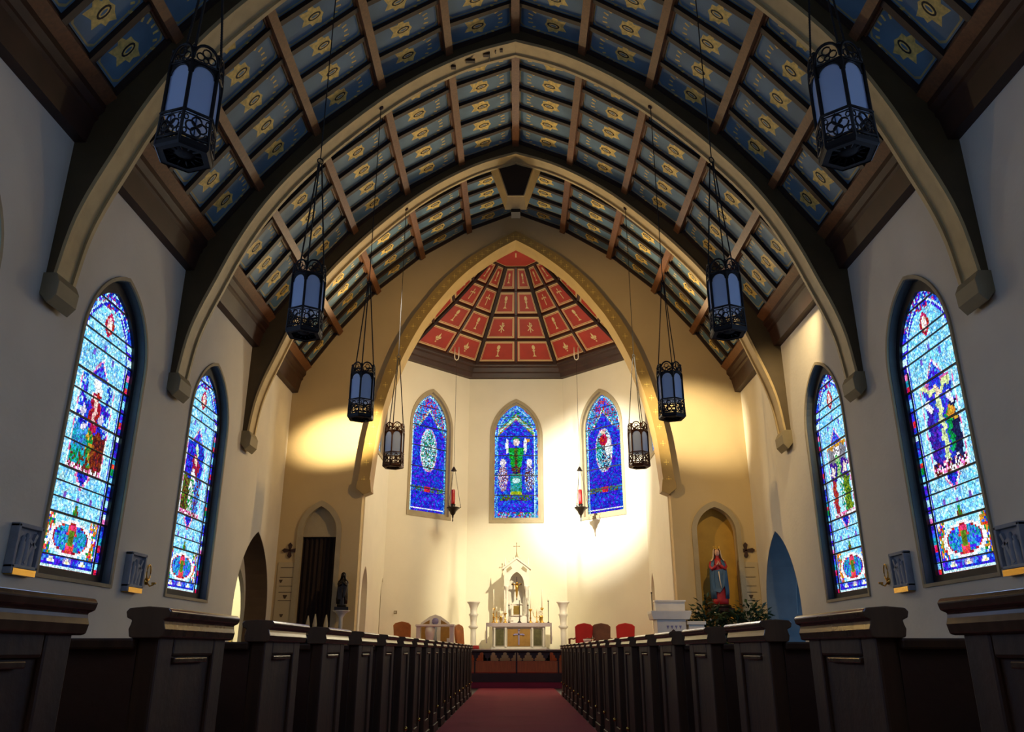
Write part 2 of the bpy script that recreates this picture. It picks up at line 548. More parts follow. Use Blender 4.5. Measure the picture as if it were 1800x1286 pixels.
# ------------------------------------------------------------------ nave walls
WIN_Y = [3.52, 7.52, 11.52, 15.52]
def win_outline(c, grow=0.): return arch_outline(c, .985, 1.8, 5.15, 6.42, 12, grow)
DOOR = (19.35, 1.25, .02, 1.7, 3.56)
for s, side in ((-1, 'left'), (1, 'right')):
    th = .55 if s < 0 else .75
    if s < 0: mtx = frame_mtx((-W - th / 2, 0, 0), (0, 1, 0), (0, 0, 1))
    else: mtx = frame_mtx((W + th / 2, 0, 0), (0, 1, 0), (0, 0, 1))
    dc, dh, db, dsp, dap = DOOR
    holes = [win_outline(c) for c in WIN_Y] + [arch_outline(dc, dh, db, dsp, dap)]
    w = plate('wall_' + side, [(-3.2, -.2), (21.4, -.2), (21.4, 8.25), (-3.2, 8.25)], holes, th, mtx, 'plaster', kind='structure')
    tag(w, 'plain plaster nave wall on the %s with pointed stained glass windows' % side, 'wall')

# ------------------------------------------------------------------ stained glass
def C(h): return lin(h)
def jit(c, k=.18):
    f = 1 + rnd.uniform(-k, k)
    return tuple(min(1.6, x * f) for x in c)
CY = [C('#a8ecff'), C('#8fdcff'), C('#6fc8fb'), C('#c8f6ff'), C('#7fd4ff'), C('#5bb2f5')]
BL = [C('#1726c8'), C('#0f1a9a'), C('#2340e8'), C('#1a2fd0')]
WHT = C('#f4fbff'); RED = C('#d0182c'); GRN = C('#109048'); PUR = C('#3a1a8c'); PNK = C('#e870b0'); GLD = C('#c8922c'); DKP = C('#1c1064')
BRN = C('#6a2a1c'); SKY = C('#4a9cf0'); TEAL = C('#20a0b8'); OLV = C('#5c7a20'); SKIN = C('#e8c8b0')

def inpoly(a, b, poly):
    r = False; n = len(poly)
    for i in range(n):
        x1, y1 = poly[i]; x2, y2 = poly[i - 1]
        if (y1 > b) != (y2 > b) and a < (x2 - x1) * (b - y1) / (y2 - y1 + 1e-9) + x1: r = not r
    return r
def ell(a, b, ca, cb, ra, rb): return ((a - ca) / ra) ** 2 + ((b - cb) / rb) ** 2

def scene_cruc(a, b):      # figure on a cross between two standing figures
    c = jit(C('#2a3ad0'))
    if abs(a) > .4: c = jit(CY[1])
    if b > 2.72 and abs(abs(a) - .3) < .12: c = jit(C('#c05a9c'))
    for sx, col in ((-.3, C('#34209a')), (.32, C('#1a1c4c'))):
        if ell(a, b, sx, 2.0, .13, .52) < 1: c = jit(col, .4)
        if ell(a, b, sx, 2.5, .075, .1) < 1: c = jit(WHT)
    if .12 < a < .24 and 1.7 < b < 2.3: c = jit(GRN)
    if .2 < a < .4 and 2.15 < b < 2.35: c = jit(GLD)
    if abs(a) < .065 and 1.62 < b < 2.6: c = jit(C('#cfe6a8'), .1)
    if abs(b - (2.62 + .45 * abs(a))) < .05 and abs(a) < .42: c = jit(C('#d4e8a0'), .1)
    if ell(a, b, 0, 2.66, .07, .09) < 1: c = jit(SKIN)
    if b < 1.62: c = jit([BRN, PNK, WHT, DKP][rnd.randrange(4)])
    return c
def scene_birth(a, b):     # red-robed figure above a group
    c = jit(BL[rnd.randrange(4)])
    if b > 2.5 and abs(a) < .3: c = jit(CY[rnd.randrange(3)] if abs(a) > .12 else WHT)
    if abs(a) > .36: c = jit(CY[rnd.randrange(4)]) if rnd.random() < .6 else c
    if ell(a, b, .02, 2.35, .15, .33) < 1: c = jit(C('#a01830'))
    if ell(a, b, .02, 2.5, .06, .08) < 1 or (abs(a - .02) < .05 and 2.2 < b < 2.45): c = jit(C('#e8c0b8'))
    for sa, sb in ((-.28, 2.3), (.25, 2.25), (-.22, 2.05)):
        if ell(a, b, sa, sb, .08, .1) < 1: c = jit(C('#c8c8e8'))
    if b < 2.05: 
        c = jit([TEAL, SKY, C('#2c70b0')][rnd.randrange(3)])
        if a > .05: c = jit([BRN, C('#8c3418'), C('#4c1c24')][rnd.randrange(3)])
        if abs(a - .02) < .09: c = jit([OLV, GRN, GLD][rnd.randrange(3)])
        if b < 1.75 and a < .05: c = jit([GRN, TEAL, BRN][rnd.randrange(3)])
    return c
def scene_fam(a, b):
    c = jit(BL[rnd.randrange(4)])
    if ell(a, b, 0, 2.72, .07, .12) < 1: c = jit(C('#b8e8b0'))
    if ell(a, b, .02, 2.38, .18, .25) < 1: c = jit(C('#901c3c'))
    if ell(a, b, 0, 2.5, .07, .08) < 1: c = jit(SKIN)
    if ell(a, b, -.02, 2.2, .1, .14) < 1: c = jit(WHT)
    if b < 2.15:
        if a < -.15: c = jit([BRN, OLV, C('#303a20')][rnd.randrange(3)])
        elif a < .08: c = jit([WHT, C('#c0d0e0'), GRN][rnd.randrange(3)])
        else: c = jit([C('#2434a8'), SKY, BRN][rnd.randrange(3)])
    if a > .36: c = jit(CY[1])
    return c
def scene_cross2(a, b):
    c = jit(CY[1])
    if abs(a) < .42: c = jit(PUR if b < 2.5 else C('#80808c'))
    if b > 2.78: c = jit(GLD)
    if ell(a, b, 0, 2.68, .2, .12) < 1: c = jit([C('#b0a8b0'), C('#5c4c58'), WHT][rnd.randrange(3)])
    if abs(a) < .1 and 2.1 < b < 2.6: c = jit([C('#a8c888'), GRN][rnd.randrange(2)])
    if abs(a) > .2 and abs(a) < .38 and 2.22 < b < 2.42: c = jit(C('#e8d8d0'))
    if b < 2.15 and abs(a) < .42:
        if a < -.22: c = jit(C('#a02428'))
        elif a < -.05: c = jit(CY[0])
        elif a < .12: c = jit([TEAL, WHT, GRN][rnd.randrange(3)])
        else: c = jit([OLV, C('#2c5c20'), C('#88a020')][rnd.randrange(3)])
    return c

def nave_design(scene):
    def f(a, b, outer):
        # outer: distance inside outline
        if outer < .17:
            if outer > .145: return jit(CY[3])
            if outer < .025: return jit(BL[1])
            if b > 3.85: return jit([BL[0], BL[1], BL[2], SKY, CY[0], C('#a02c70')][rnd.randrange(6)])
            k = int(b / .115)
            r = (k * 7919) % 11
            col = [BL[0], BL[2], CY[0], BL[0], CY[3], BL[1], BL[2], TEAL, RED, BL[0], CY[4]][r]
            if abs((b % .77) - .05) < .06: col = [RED, PNK, GRN][int(b / .77) % 3]
            return jit(col)
        if outer < .21: return jit(BL[0])
        if b > 4.0: return jit([BL[0], BL[1], BL[2], C('#a02c70'), CY[0], SKY, RED][rnd.randrange(7)])
        if b < .77:
            if b < .2:
                for ca in (-.42, 0, .42):
                    if ell(a, b, ca, .1, .09, .075) < 1: return jit(WHT if ell(a, b, ca, .1, .05, .04) > 1 else C('#f0e8a0'))
                    if ca == 0 and ell(a, b, 0, .1, .12, .1) < 1: return jit(C('#a890e0'))
                return jit([BL[0], BL[2], SKY][rnd.randrange(3)])
            e = ell(a, b, 0, .46, .6, .26)
            if e < .55:
                if abs(a) < .07 and abs(b - .46) < .1: return jit(OLV)
                if abs(a) < .15 - abs(b - .46) * .3 and abs(b - .46) > .06: return jit(C('#e03848'))
                return jit([SKY, BL[2], TEAL, C('#1890a0')][rnd.randrange(4)])
            if e < .64: return jit(C('#b01838'))
            if e < .92: return jit(WHT, .05)
            if abs(a) > .48: return jit([GLD, RED, GRN, WHT, BL[2], C('#e89020')][rnd.randrange(6)])
            return jit(CY[rnd.randrange(4)])
        if b < 1.42:
            if b > 1.14 and abs(a) < (b - 1.14) * .85 + .02:
                if abs(a) > (b - 1.14) * .85 - .05: return jit(PNK if rnd.random() < .6 else WHT)
                return jit(BL[rnd.randrange(3)])
            for ca in (-.36, 0, .36):
                if ell(a, b, ca, 1.03 if ca else 1.0, .035, .05) < 1: return jit(C('#7858c0'))
            if b < .95 and abs(a) < .1 - (b - .77) * .5: return jit([OLV, GRN, BRN][rnd.randrange(3)])
            return jit(CY[rnd.randrange(6)])
        if 1.42 <= b < 2.86:
            if abs(a) < .48: 
                if b < 1.5: return jit([WHT, PNK, BRN][rnd.randrange(3)])
                return scene(a + .03 * math.sin(b * 23) + .02 * math.sin(b * 47 + a * 13), b + .035 * math.sin(a * 21))
            if abs(a) < .52: return jit(PNK if (int(b * 9) % 3 == 0) else WHT)
            return jit(CY[rnd.randrange(4)])
        w = (3.2 - b) * .85
        if abs(a) < w:
            if abs(a) > w - .05: return jit(PNK if rnd.random() < .5 else WHT)
            return jit([BL[0], BL[2], SKY][rnd.randrange(3)])
        if 3.56 < b < 3.96 and abs(a) < .16:
            e = ell(a, b, 0, 3.76, .13, .19)
            if e < .45: return jit([WHT, SKIN, C('#d8b0b8')][rnd.randrange(3)])
            if e < 1: return jit(C('#b02040'))
        for ca, cb in ((-.28, 3.22), (0, 3.36), (.28, 3.22)):
            if ell(a, b, ca, cb, .04, .06) < 1: return jit(C('#5a58c8'))
        return jit(CY[rnd.randrange(6)])
    return f

def apse_center(a, b, outer):
    if outer < .05: return jit([CY[1], RED, SKY, SKY, BL[2]][int(b / .12) % 5])
    if outer < .13: return jit([SKY, CY[1], BL[2], SKY, C('#2c60e0')][rnd.randrange(5)])
    if outer < .15: return jit(CY[3])
    if b < .2: return jit([SKY, CY[1], RED, GRN, BL[2]][rnd.randrange(5)])
    if b < .62: return jit([BL[0], BL[2], C('#2a5cf0'), BL[2]][rnd.randrange(4)])
    if b < .82: return jit([BRN, GRN, BL[0], OLV, BL[2]][rnd.randrange(5)]) if abs(a) < .55 else jit(BL[0])
    if ell(a, b, 0, .86, .2, .09) < 1: return jit(C('#b0c020'))
    # altar pedestal below figure
    if abs(a) < .2 and .8 < b < 1.55:
        if ell(a, b, 0, 1.32, .13, .1) < 1: return jit(C('#c0e8e8'))
        return jit([GRN, TEAL, C('#58a8a0')][rnd.randrange(3)])
    # main figure
    w = .13 + (b - 1.55) * .17
    if 1.55 < b < 2.5 and abs(a) < w:
        if b < 1.8: return jit([BRN, OLV, DKP][rnd.randrange(3)])
        if abs(a) < .045: return jit([BRN, OLV, C('#305030')][rnd.randrange(3)])
        return jit([C('#109c30'), C('#0c7c28'), C('#28c848')][rnd.randrange(3)])
    for sx in (-1, 1):
        if ell(a, b, sx * .32, 2.55, .05, .28) < 1: return jit(WHT)
        if ell(a, b, sx * .46, 1.95, .1, .14) < 1: return jit(C('#f0e8f4'))
        if ell(a, b, sx * .46, 1.4, .17, .48) < 1:
            return jit([C('#c8c8e8'), C('#8c4c60'), C('#d0b0c0'), C('#4c5cc0')][rnd.randrange(4)] if sx < 0 else [C('#7090e8'), BRN, C('#c8d0f0'), C('#4c5cc0')][rnd.randrange(4)])
    if ell(a, b, 0, 2.68, .11, .14) < 1: return jit(C('#f4d8d4'))
    if ell(a, b, 0, 2.8, .14, .07) < 1: return jit(GRN)
    if ell(a, b, .4, 2.75, .09, .07) < 1: return jit(GLD)
    # canopy
    d = abs(b - (3.62 - abs(a) * .95))
    if abs(a) < .62 and d < .05: return jit([WHT, C('#88c848'), CY[1]][rnd.randrange(3)])
    if abs(a) < .62 and d < .12: return jit([GRN, OLV, GLD, RED, SKY][rnd.randrange(5)])
    if b < 3.6 - abs(a) * .95: return jit([BL[0], BL[2], C('#1c2cd8'), C('#2b6cf0')][rnd.randrange(4)])
    return jit([BL[0], BL[2], SKY, C('#2b6cf0'), CY[2], GRN][rnd.randrange(6)])

def apse_side(red_robe):
    def f(a, b, outer):
        if outer < .07: return jit([SKY, TEAL, BL[0], C('#708090'), CY[1]][rnd.randrange(5)])
        if outer < .1: return jit(CY[3])
        if .1 < b < .16: return jit(WHT)
        if b < .7: return jit([BL[0], C('#1c28e0'), BL[2]][rnd.randrange(3)])
        if b < .86:
            return jit([TEAL, BL[0], C('#7a3048'), OLV, BL[2], GRN][rnd.randrange(6)]) if abs(a) > .12 else jit(RED)
        if b < 1.38: return jit([BL[0], C('#1a1ee0'), C('#2422d0')][rnd.randrange(3)])
        e = ell(a, b, 0, 2.1, .36, .76)
        if e < .8:
            if red_robe:
                if ell(a, b, .0, 2.45, .17, .2) < 1: return jit(C('#c01838'))
                if ell(a, b, 0, 2.72, .1, .1) < 1: return jit(SKIN)
                if ell(a, b, .2, 2.2, .17, .3) < 1: return jit(WHT)
                if ell(a, b, -.22, 2.1, .12, .3) < 1: return jit([GRN, TEAL, CY[1]][rnd.randrange(3)])
                return jit([CY[1], DKP, TEAL, BRN, WHT][rnd.randrange(5)])
            return jit([CY[1], TEAL, WHT, C('#a0d0c0'), GRN, C('#603048')][rnd.randrange(6)])
        if e < 1.0: return jit([WHT, CY[1], PNK][rnd.randrange(3)])
        if abs(a) < .45 and abs(b - (3.5 - abs(a) * 1.3)) < .07: return jit([WHT, CY[1], GRN, RED][rnd.randrange(4)])
        if b > 3.5 - abs(a) * 1.3: return jit([SKY, BL[0], CY[2], TEAL, RED][rnd.randrange(5)] if abs(a) > .3 else [BL[2], SKY, RED][rnd.randrange(3)])
        return jit([BL[0], C('#1a1ee0'), C('#2b50f0')][rnd.randrange(3)])
    return f

def glass_mesh(name, h, height, spring, design, material, cell=.045):
    """local: x across, z up, y = depth (0). returns mesh"""
    mb = MB()
    rise = height - spring
    Rr = (h * h + rise * rise) / (2 * h)
    nb = int(height / cell)
    na = int(2 * h / cell)
    for j in range(nb + 1):
        for i in range(na + 1):
            a0 = -h + i * cell; b0 = j * cell
            a, b = a0 + cell / 2, b0 + cell / 2
            if b > spring:
                lim = math.sqrt(max(0, Rr * Rr - (b - spring) ** 2)) + h - Rr
                dist = Rr - math.hypot(abs(a) - (h - Rr), b - spring)
            else:
                lim = h; dist = h - abs(a)
            if abs(a) > lim + cell * .7 or b > height: continue
            dist = min(dist, b + .1)
            mb.face([(a0, 0, b0), (a0 + cell, 0, b0), (a0 + cell, 0, b0 + cell), (a0, 0, b0 + cell)], 0, design(a, b, dist))
    return mb

def make_window(name, label, origin, ax, h, height, spring, design, material, bars, cell=.036, mesh=None, frame_mat='lead', vbars=()):
    """origin: bottom centre of the glass; ax: local +x in world (viewer's right)"""
    ang = math.atan2(ax[1], ax[0])
    root = empty(name, origin, ang)
    tag(root, label, 'window', None, 'structure')
    if mesh is None:
        g = glass_mesh('stained_glass', h, height, spring, design, material, cell).build('stained_glass', material, root)
    else:
        g = bpy.data.objects.new('stained_glass', mesh.data); COL.objects.link(g); g.parent = root
    # rim
    o1 = arch_outline(0, h, 0, spring, height, 10, .12)
    o2 = arch_outline(0, h, 0, spring, height, 10, -.025)
    fn = lambda a, b, d: (a, d, b)
    mb = MB(); n = len(o1)
    mb.strip(o1 + [o1[0]], o2 + [o2[0]], (-.05, .03), fn)
    mb.build('window_frame', frame_mat, root)
    for b in bars:
        if b > spring:
            rise = height - spring; Rr = (h * h + rise * rise) / (2 * h)
            lim = math.sqrt(max(0.001, Rr * Rr - (b - spring) ** 2)) + h - Rr
        else: lim = h
        r = .014 if b in bars[:4] else .008
        MB().box(-lim, lim, -.03, -.005, b - r, b + r).build('glazing_bar', 'lead', root)
    for a in vbars:
        MB().box(a - .008, a + .008, -.025, -.005, 0, spring).build('glazing_bar', 'lead', root)
    return root, g

NB = (.77, 1.41, 2.18, 2.87, 3.67, 3.3, 3.5, 1.8, 2.55, 4.1, .2, .98, 1.2)
NH, NHT, NSP = .9, 4.33, 3.2
specs = [('window_1', -1, 11.52, nave_design(scene_birth), 'tall stained glass window left of the nave showing a red robed figure, nearest the camera'),
         ('window_2', -1, 15.52, nave_design(scene_fam), 'tall stained glass window on the left wall beside the side archway'),
         ('window_3', 1, 11.52, nave_design(scene_cruc), 'tall stained glass window on the right showing a figure on a cross, nearest the camera'),
         ('window_4', 1, 15.52, nave_design(scene_cross2), 'tall stained glass window on the right wall beside the blue lit archway')]
first = {}
for nm, s, y, des, lab in specs:
    x = s * (W + .17)
    ax = (0, 1, 0) if s < 0 else (0, -1, 0)
    _, g = make_window(nm, lab, (x, y, 1.9), ax, NH, NHT, NSP, des, GLASS_N, NB, vbars=(-.73, .73))
    first[s] = g
k = 5
for s in (-1, 1):
    for y in (7.52, 3.52):
        x = s * (W + .17)
        make_window('window_%d' % k, 'stained glass window of the %s nave wall, %s the first truss' % ('left' if s < 0 else 'right', 'before' if y < 5 else 'behind'),
                    (x, y, 1.9), (0, 1, 0) if s < 0 else (0, -1, 0), NH, NHT, NSP, None, GLASS_N, NB, mesh=first[s])
        k += 1
_, g_ = make_window('window_14', 'added unseen stained glass window high in the rear wall behind the camera', (0, -3.22, 4.2), (-1, 0, 0), NH, NHT, NSP, None, GLASS_N, (), mesh=first[-1])  # invented to go with the rear fill light
tn = 3
for s in (-1, 1):
    for y in WIN_Y:
        o1 = win_outline(y, .045); o2 = win_outline(y, -.005)
        mb = MB()
        if s < 0: fn = lambda a, b, d: (-W + d, a, b)
        else: fn = lambda a, b, d: (W - d, a, b)
        mb.strip(o1 + [o1[0]], o2 + [o2[0]], (-.02, .03), fn)
        # surround, then a strip darkening the plaster reveal with painted shade
        ob = mb.build('trim_%d' % tn, 'stone', kind='structure'); tn += 1
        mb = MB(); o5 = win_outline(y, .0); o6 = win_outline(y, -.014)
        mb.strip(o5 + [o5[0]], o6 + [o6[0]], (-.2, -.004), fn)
        mb.build('reveal_shade_strip', 'reveal', ob)
        tag(ob, 'thin stone surround of the %s nave window %s' % ('left' if s < 0 else 'right', {3.52: 'behind the camera', 7.52: 'just outside the picture', 11.52: 'nearest the camera', 15.52: 'nearest the archway'}[y]), 'window surround')

# ------------------------------------------------------------------ chancel wall
AO = [(4.08, -.1), (4.08, 4.9), (4.2, 4.95), (4.06, 6.35), (3.8, 7.6), (3.45, 8.75), (3.0, 9.7), (2.2, 10.85), (1.2, 11.8), (0, 12.53)]
AOS = [(4.2, 4.95), (4.06, 6.35), (3.8, 7.6), (3.45, 8.75), (3.0, 9.7), (2.6, 10.3), (2.2, 10.85), (1.7, 11.37), (1.2, 11.8), (.6, 12.2), (0, 12.55)]
AIS = [(3.9, 4.95), (3.77, 6.35), (3.52, 7.55), (3.15, 8.62), (2.67, 9.62), (2.25, 10.25), (1.8, 10.83), (1.4, 11.25), (.95, 11.63), (.5, 11.96), (0, 12.25)]
AOS = smooth(AOS); AIS = smooth(AIS)
cw_out = [(-6.6, -.2), (-4.08, -.2)] + [(-a, b) for a, b in AO[1:]] + [(a, b) for a, b in AO[-2:0:-1]] + [(4.08, -.2), (6.6, -.2), (6.6, 7.9), (6.0, 8.4), (5.12, 9.75), (4.1, 11.0), (2.85, 12.1), (1.5, 12.95), (0, 13.55)]
cw_out += [(-a, b) for a, b in cw_out[-2:-8:-1]]
NL = (-5.13, .46, .2, 3.75, 4.45)       # left doorway niche
NR = (5.2, .52, 1.6, 3.75, 4.42)        # right statue niche
mt = frame_mtx((0, YW + .2, 0), (1, 0, 0), (0, 0, 1))
cwo = plate('wall_chancel', cw_out, [arch_outline(NL[0], NL[1], NL[2], NL[3], NL[4]), arch_outline(NR[0], NR[1], NR[2], NR[3], NR[4])], .4, mt, 'tan', kind='structure')
tag(cwo, 'plaster chancel wall around the great pointed arch', 'wall')

# niche trims and backs
fnY = lambda a, b, d: (a, YW + d, b)
for nm, N_, label in (('trim_11', NL, 'stone surround of the dark curtained doorway left of the arch'), ('trim_12', NR, 'stone surround of the golden statue niche right of the arch')):
    o1 = arch_outline(*N_, 12, .12)[1:]; o2 = arch_outline(*N_, 12, -.01)[1:]
    mb = MB()
    o1 = [(o1[0][0], N_[2])] + o1[1:] + [(o1[-1][0], N_[2])]; o2 = [(o2[0][0], N_[2])] + o2[1:] + [(o2[-1][0], N_[2])]
    mb.strip(o1[1:-1] if False else [o1[0]] + o1[2:-2] + [o1[-1]], [o2[0]] + o2[2:-2] + [o2[-1]], (-.05, .1), fnY)
    tag(mb.build(nm, 'stone', kind='structure'), label, 'niche surround')
mb = MB()
mb.face([(a, YW + .3, b) for a, b in arch_outline(*NR, 12, .03)])
tag(mb.build('wall_niche_right', 'nichegold', kind='structure'), 'golden back of the arched statue niche', 'niche back')
mb = MB()
mb.face([(a, YW + .12, b) for a, b in [(NL[0] - .5, 3.7), (NL[0] + .5, 3.7), (NL[0] + .5, 4.6), (NL[0] - .5, 4.6)]])
mb.box(NL[0] - .47, NL[0] + .47, YW + .08, YW + .2, 3.66, 3.74)
tag(mb.build('wall_niche_left', 'stone', kind='structure'), 'stone head panel above the dark curtained doorway', 'niche back')
mb = MB()
n = 24
P = []
for i in range(n + 1):
    a = NL[0] - .45 + .9 * i / n
    P.append((a, YW + .17 + .03 * math.sin(i * 1.9), 0))
for i in range(n):
    p, q = P[i], P[i + 1]
    mb.face([(p[0], p[1], .2), (q[0], q[1], .2), (q[0], q[1], 3.72), (p[0], p[1], 3.72)])
tag(mb.build('door_curtain', 'curtain'), 'dark brown curtain hanging in the arched doorway left of the chancel', 'curtain')
MB().face([(-6, YW + .42, 0), (-4.2, YW + .42, 0), (-4.2, YW + .42, 5), (-6, YW + .42, 5)])

# chancel arch trim
arch = MB()
fn = lambda a, b, d: (a, YW + d, b)
root = empty('trim_13', (0, 0, 0)); tag(root, 'gold stencilled chancel arch rib ending in two small corbels', 'arch', None, 'structure')
for s in (-1, 1):
    MB().strip([(s * a, b) for a, b in AIS], [(s * a, b) for a, b in AOS], (-.14, .5), fn).build('arch_rib', 'arch', root)
    mb = MB()
    mb.prism([(s * a, b) for a, b in [(4.22, 4.96), (4.22, 4.88), (4.02, 4.72), (3.82, 4.8), (3.86, 5.12), (4.2, 5.1)]], fn, -.18, .2)
    mb.build('corbel', 'arch', root, bevel=.01)
    mb = MB()
    # stencil ornament: small diamonds and crosslets running down the face of the rib
    for k in range(len(AIS) - 1):
        for u in (.5,):
            ca = (AIS[k][0] * (1 - u) + AIS[k + 1][0] * u + AOS[k][0] * (1 - u) + AOS[k + 1][0] * u) / 2
            cb = (AIS[k][1] * (1 - u) + AIS[k + 1][1] * u + AOS[k][1] * (1 - u) + AOS[k + 1][1] * u) / 2
            for (dx, dz, r) in ((0, 0, .035), (.055, .0, .018), (-.055, 0, .018), (0, .06, .018), (0, -.06, .018)):
                x, z = s * (ca + dx), cb + dz
                y = YW - .144
                mb.face([(x - r, y, z), (x, y, z - r), (x + r, y, z), (x, y, z + r)])
    mb.build('stencil_ornament', 'goldpaint', root)

# ------------------------------------------------------------------ apse
AR = 4.05; YC = 23.3; FH = AR * math.tan(R(22.5)); ZC = 10.12
def oct_pt(k, r, z):     # vertex k of the octagon with apothem r; facets centred on k*45deg from +Y
    rr = r / math.cos(R(22.5)); a = R(90 - 22.5 + 45 * k)
    return (rr * math.cos(a), YC + rr * math.sin(a), z)
facets = {'back': 0, 'diagonal_left': 1, 'side_left': 2, 'diagonal_right': -1, 'side_right': -2}
AWA = dict(h=.86, sill=5.02, spring=8.0, apex=9.28)
AWB = dict(h=.62, sill=6.35, spring=8.1, apex=9.1)
win_n = 9
for nm, k in facets.items():
    a_mid = R(90 + 45 * k)
    nx, ny = math.cos(a_mid), math.sin(a_mid)      # outward
    ax = (ny, -nx, 0)                               # viewer's right when looking outward
    cx, cy = AR * nx, YC + AR * ny
    half = FH + .06
    if 'side' in nm:
        # facet runs towards the nave as far as the chancel wall
        s = -1 if 'left' in nm else 1
        near = YC - 21.3
        outline_a = (-(near), half) if s < 0 else (-half, near)
    else:
        outline_a = (-half, half)
    mtx = frame_mtx((cx + nx * .2, cy + ny * .2, 0), ax, (0, 0, 1))
    wc = 0
    AW = AWB if 'side' in nm else AWA
    if 'side' in nm: wc = (-.0 if 'left' in nm else 0) 
    holes = []
    o = arch_outline(wc, AW['h'], AW['sill'], AW['spring'], AW['apex'])
    holes = [o]
    if nm == 'side_left':
        holes += [arch_outline(-1.35, .42, .4, 2.3, 3.0), arch_outline(1.55, .28, .4, 2.3, 2.95)]
    if nm == 'side_right':
        holes += [arch_outline(-1.2, .3, .4, 2.4, 3.05)]
    w = plate('wall_apse_' + nm, [(outline_a[0], -.1), (outline_a[1], -.1), (outline_a[1], 10.7), (outline_a[0], 10.7)], holes, .4, mtx, 'apse', kind='structure')
    tag(w, {'back': 'cream apse wall straight behind the altar', 'diagonal_left': 'cream angled apse wall left of the altar', 'side_left': 'cream side wall of the apse on the left with two narrow niches',
            'diagonal_right': 'brightly lit angled apse wall right of the altar', 'side_right': 'cream side wall of the apse on the right with one narrow niche'}[nm], 'wall')
    if 'side' in nm:
        # closed backs of the narrow niches
        for (ca, ch_) in ([(-1.35, .42), (1.55, .28)] if s < 0 else [(-1.2, .3)]):
            mb = MB()
            T = frame_mtx((cx + nx * .33, cy + ny * .33, 0), ax, (0, 0, 1))
            mb.T = T
            mb.box(ca - ch_ - .1, ca + ch_ + .1, .3, 3.1, -.02, .06)
            tag(mb.build('wall_niche_back', 'stone', kind='structure'), 'tan back of a narrow pointed niche in the %s apse side wall' % ('left' if s < 0 else 'right'), 'niche back')
    # window
    des = apse_center if nm == 'back' else apse_side('right' in nm)
    lab = {'back': 'blue stained glass window with a green robed figure above the altar', 'diagonal_left': 'deep blue stained glass window with a pale medallion left of the altar',
           'side_left': 'blue stained glass window in the left apse side wall, half hidden by the arch', 'diagonal_right': 'deep blue stained glass window with a red robed medallion right of the altar',
           'side_right': 'blue stained glass window in the right apse side wall, hidden by the arch'}[nm]
    make_window('window_%d' % win_n, lab, (cx + nx * .13, cy + ny * .13, AW['sill'] + .1), ax, AW['h'] - .08, AW['apex'] - AW['sill'] - .18, AW['spring'] - AW['sill'] - .1, des, GLASS_A,
                (.8, 1.5, 2.2, 2.9, 3.3, 3.6), cell=.036, frame_mat='stone', vbars=())
    win_n += 1
    # stone surround
    mb = MB()
    mb.T = frame_mtx((cx, cy, 0), ax, (0, 0, 1))
    o1 = arch_outline(0, AW['h'], AW['sill'], AW['spring'], AW['apex'], 12, .07); o2 = arch_outline(0, AW['h'], AW['sill'], AW['spring'], AW['apex'], 12, -.03)
    mb.strip(o1 + [o1[0]], o2 + [o2[0]], (.03, -.1), lambda a, b, d: (a, b, d))
    tag(mb.build('trim_%d' % (win_n + 10), 'stone', kind='structure'), 'stone surround of the apse window, %s' % nm.replace('_', ' '), 'window surround')

# apse ceiling
apse = tag(empty('ceiling_apse', (0, YC, ZC)), 'red coffered octagonal dome with cream bordered panels over the altar', 'ceiling', None, 'structure')
TF = Matrix.Translation((0, -YC, -ZC))
rings = [(3.42, 10.52), (2.74, 11.14), (2.05, 11.78), (1.42, 12.42), (.86, 13.04)]
mb = MB(); mb.T = TF
for k in (-2, -1, 0, 1, 2):
    a, b = k, k + 1
    # cornice: stepped board
    prof = [(4.06, ZC), (3.86, ZC), (3.80, ZC + .14), (3.72, ZC + .17), (3.66, ZC + .3), (3.56, ZC + .33), (3.5, ZC + .44), (3.42, ZC + .46)]
    for i in range(len(prof) - 1):
        mb.face([oct_pt(a, *prof[i]), oct_pt(b, *prof[i]), oct_pt(b, *prof[i + 1]), oct_pt(a, *prof[i + 1])])
for s, k in ((1, -3), (-1, 2)):   # straight run of cornice to the chancel wall
    x0 = None
    prof = [(4.06, ZC), (3.86, ZC), (3.80, ZC + .14), (3.72, ZC + .17), (3.66, ZC + .3), (3.56, ZC + .33), (3.5, ZC + .44), (3.42, ZC + .46)]
    for i in range(len(prof) - 1):
        r0, z0 = prof[i]; r1, z1 = prof[i + 1]
        t = math.tan(R(22.5))
        mb.face([(s * r0, YC - r0 * t, z0), (s * r0, 21.3, z0), (s * r1, 21.3, z1), (s * r1, YC - r1 * t, z1)])
mb.build('apse_cornice', 'cornice', apse)
PO = lambda o_, sc_=1.: [(x * sc_, y * sc_) for x, y in o_]
circ = lambda cx, cy, r, ry=None, n=10: [(cx + r * math.cos(2 * PI * k / n), cy + (ry or r) * math.sin(2 * PI * k / n)) for k in range(n)]
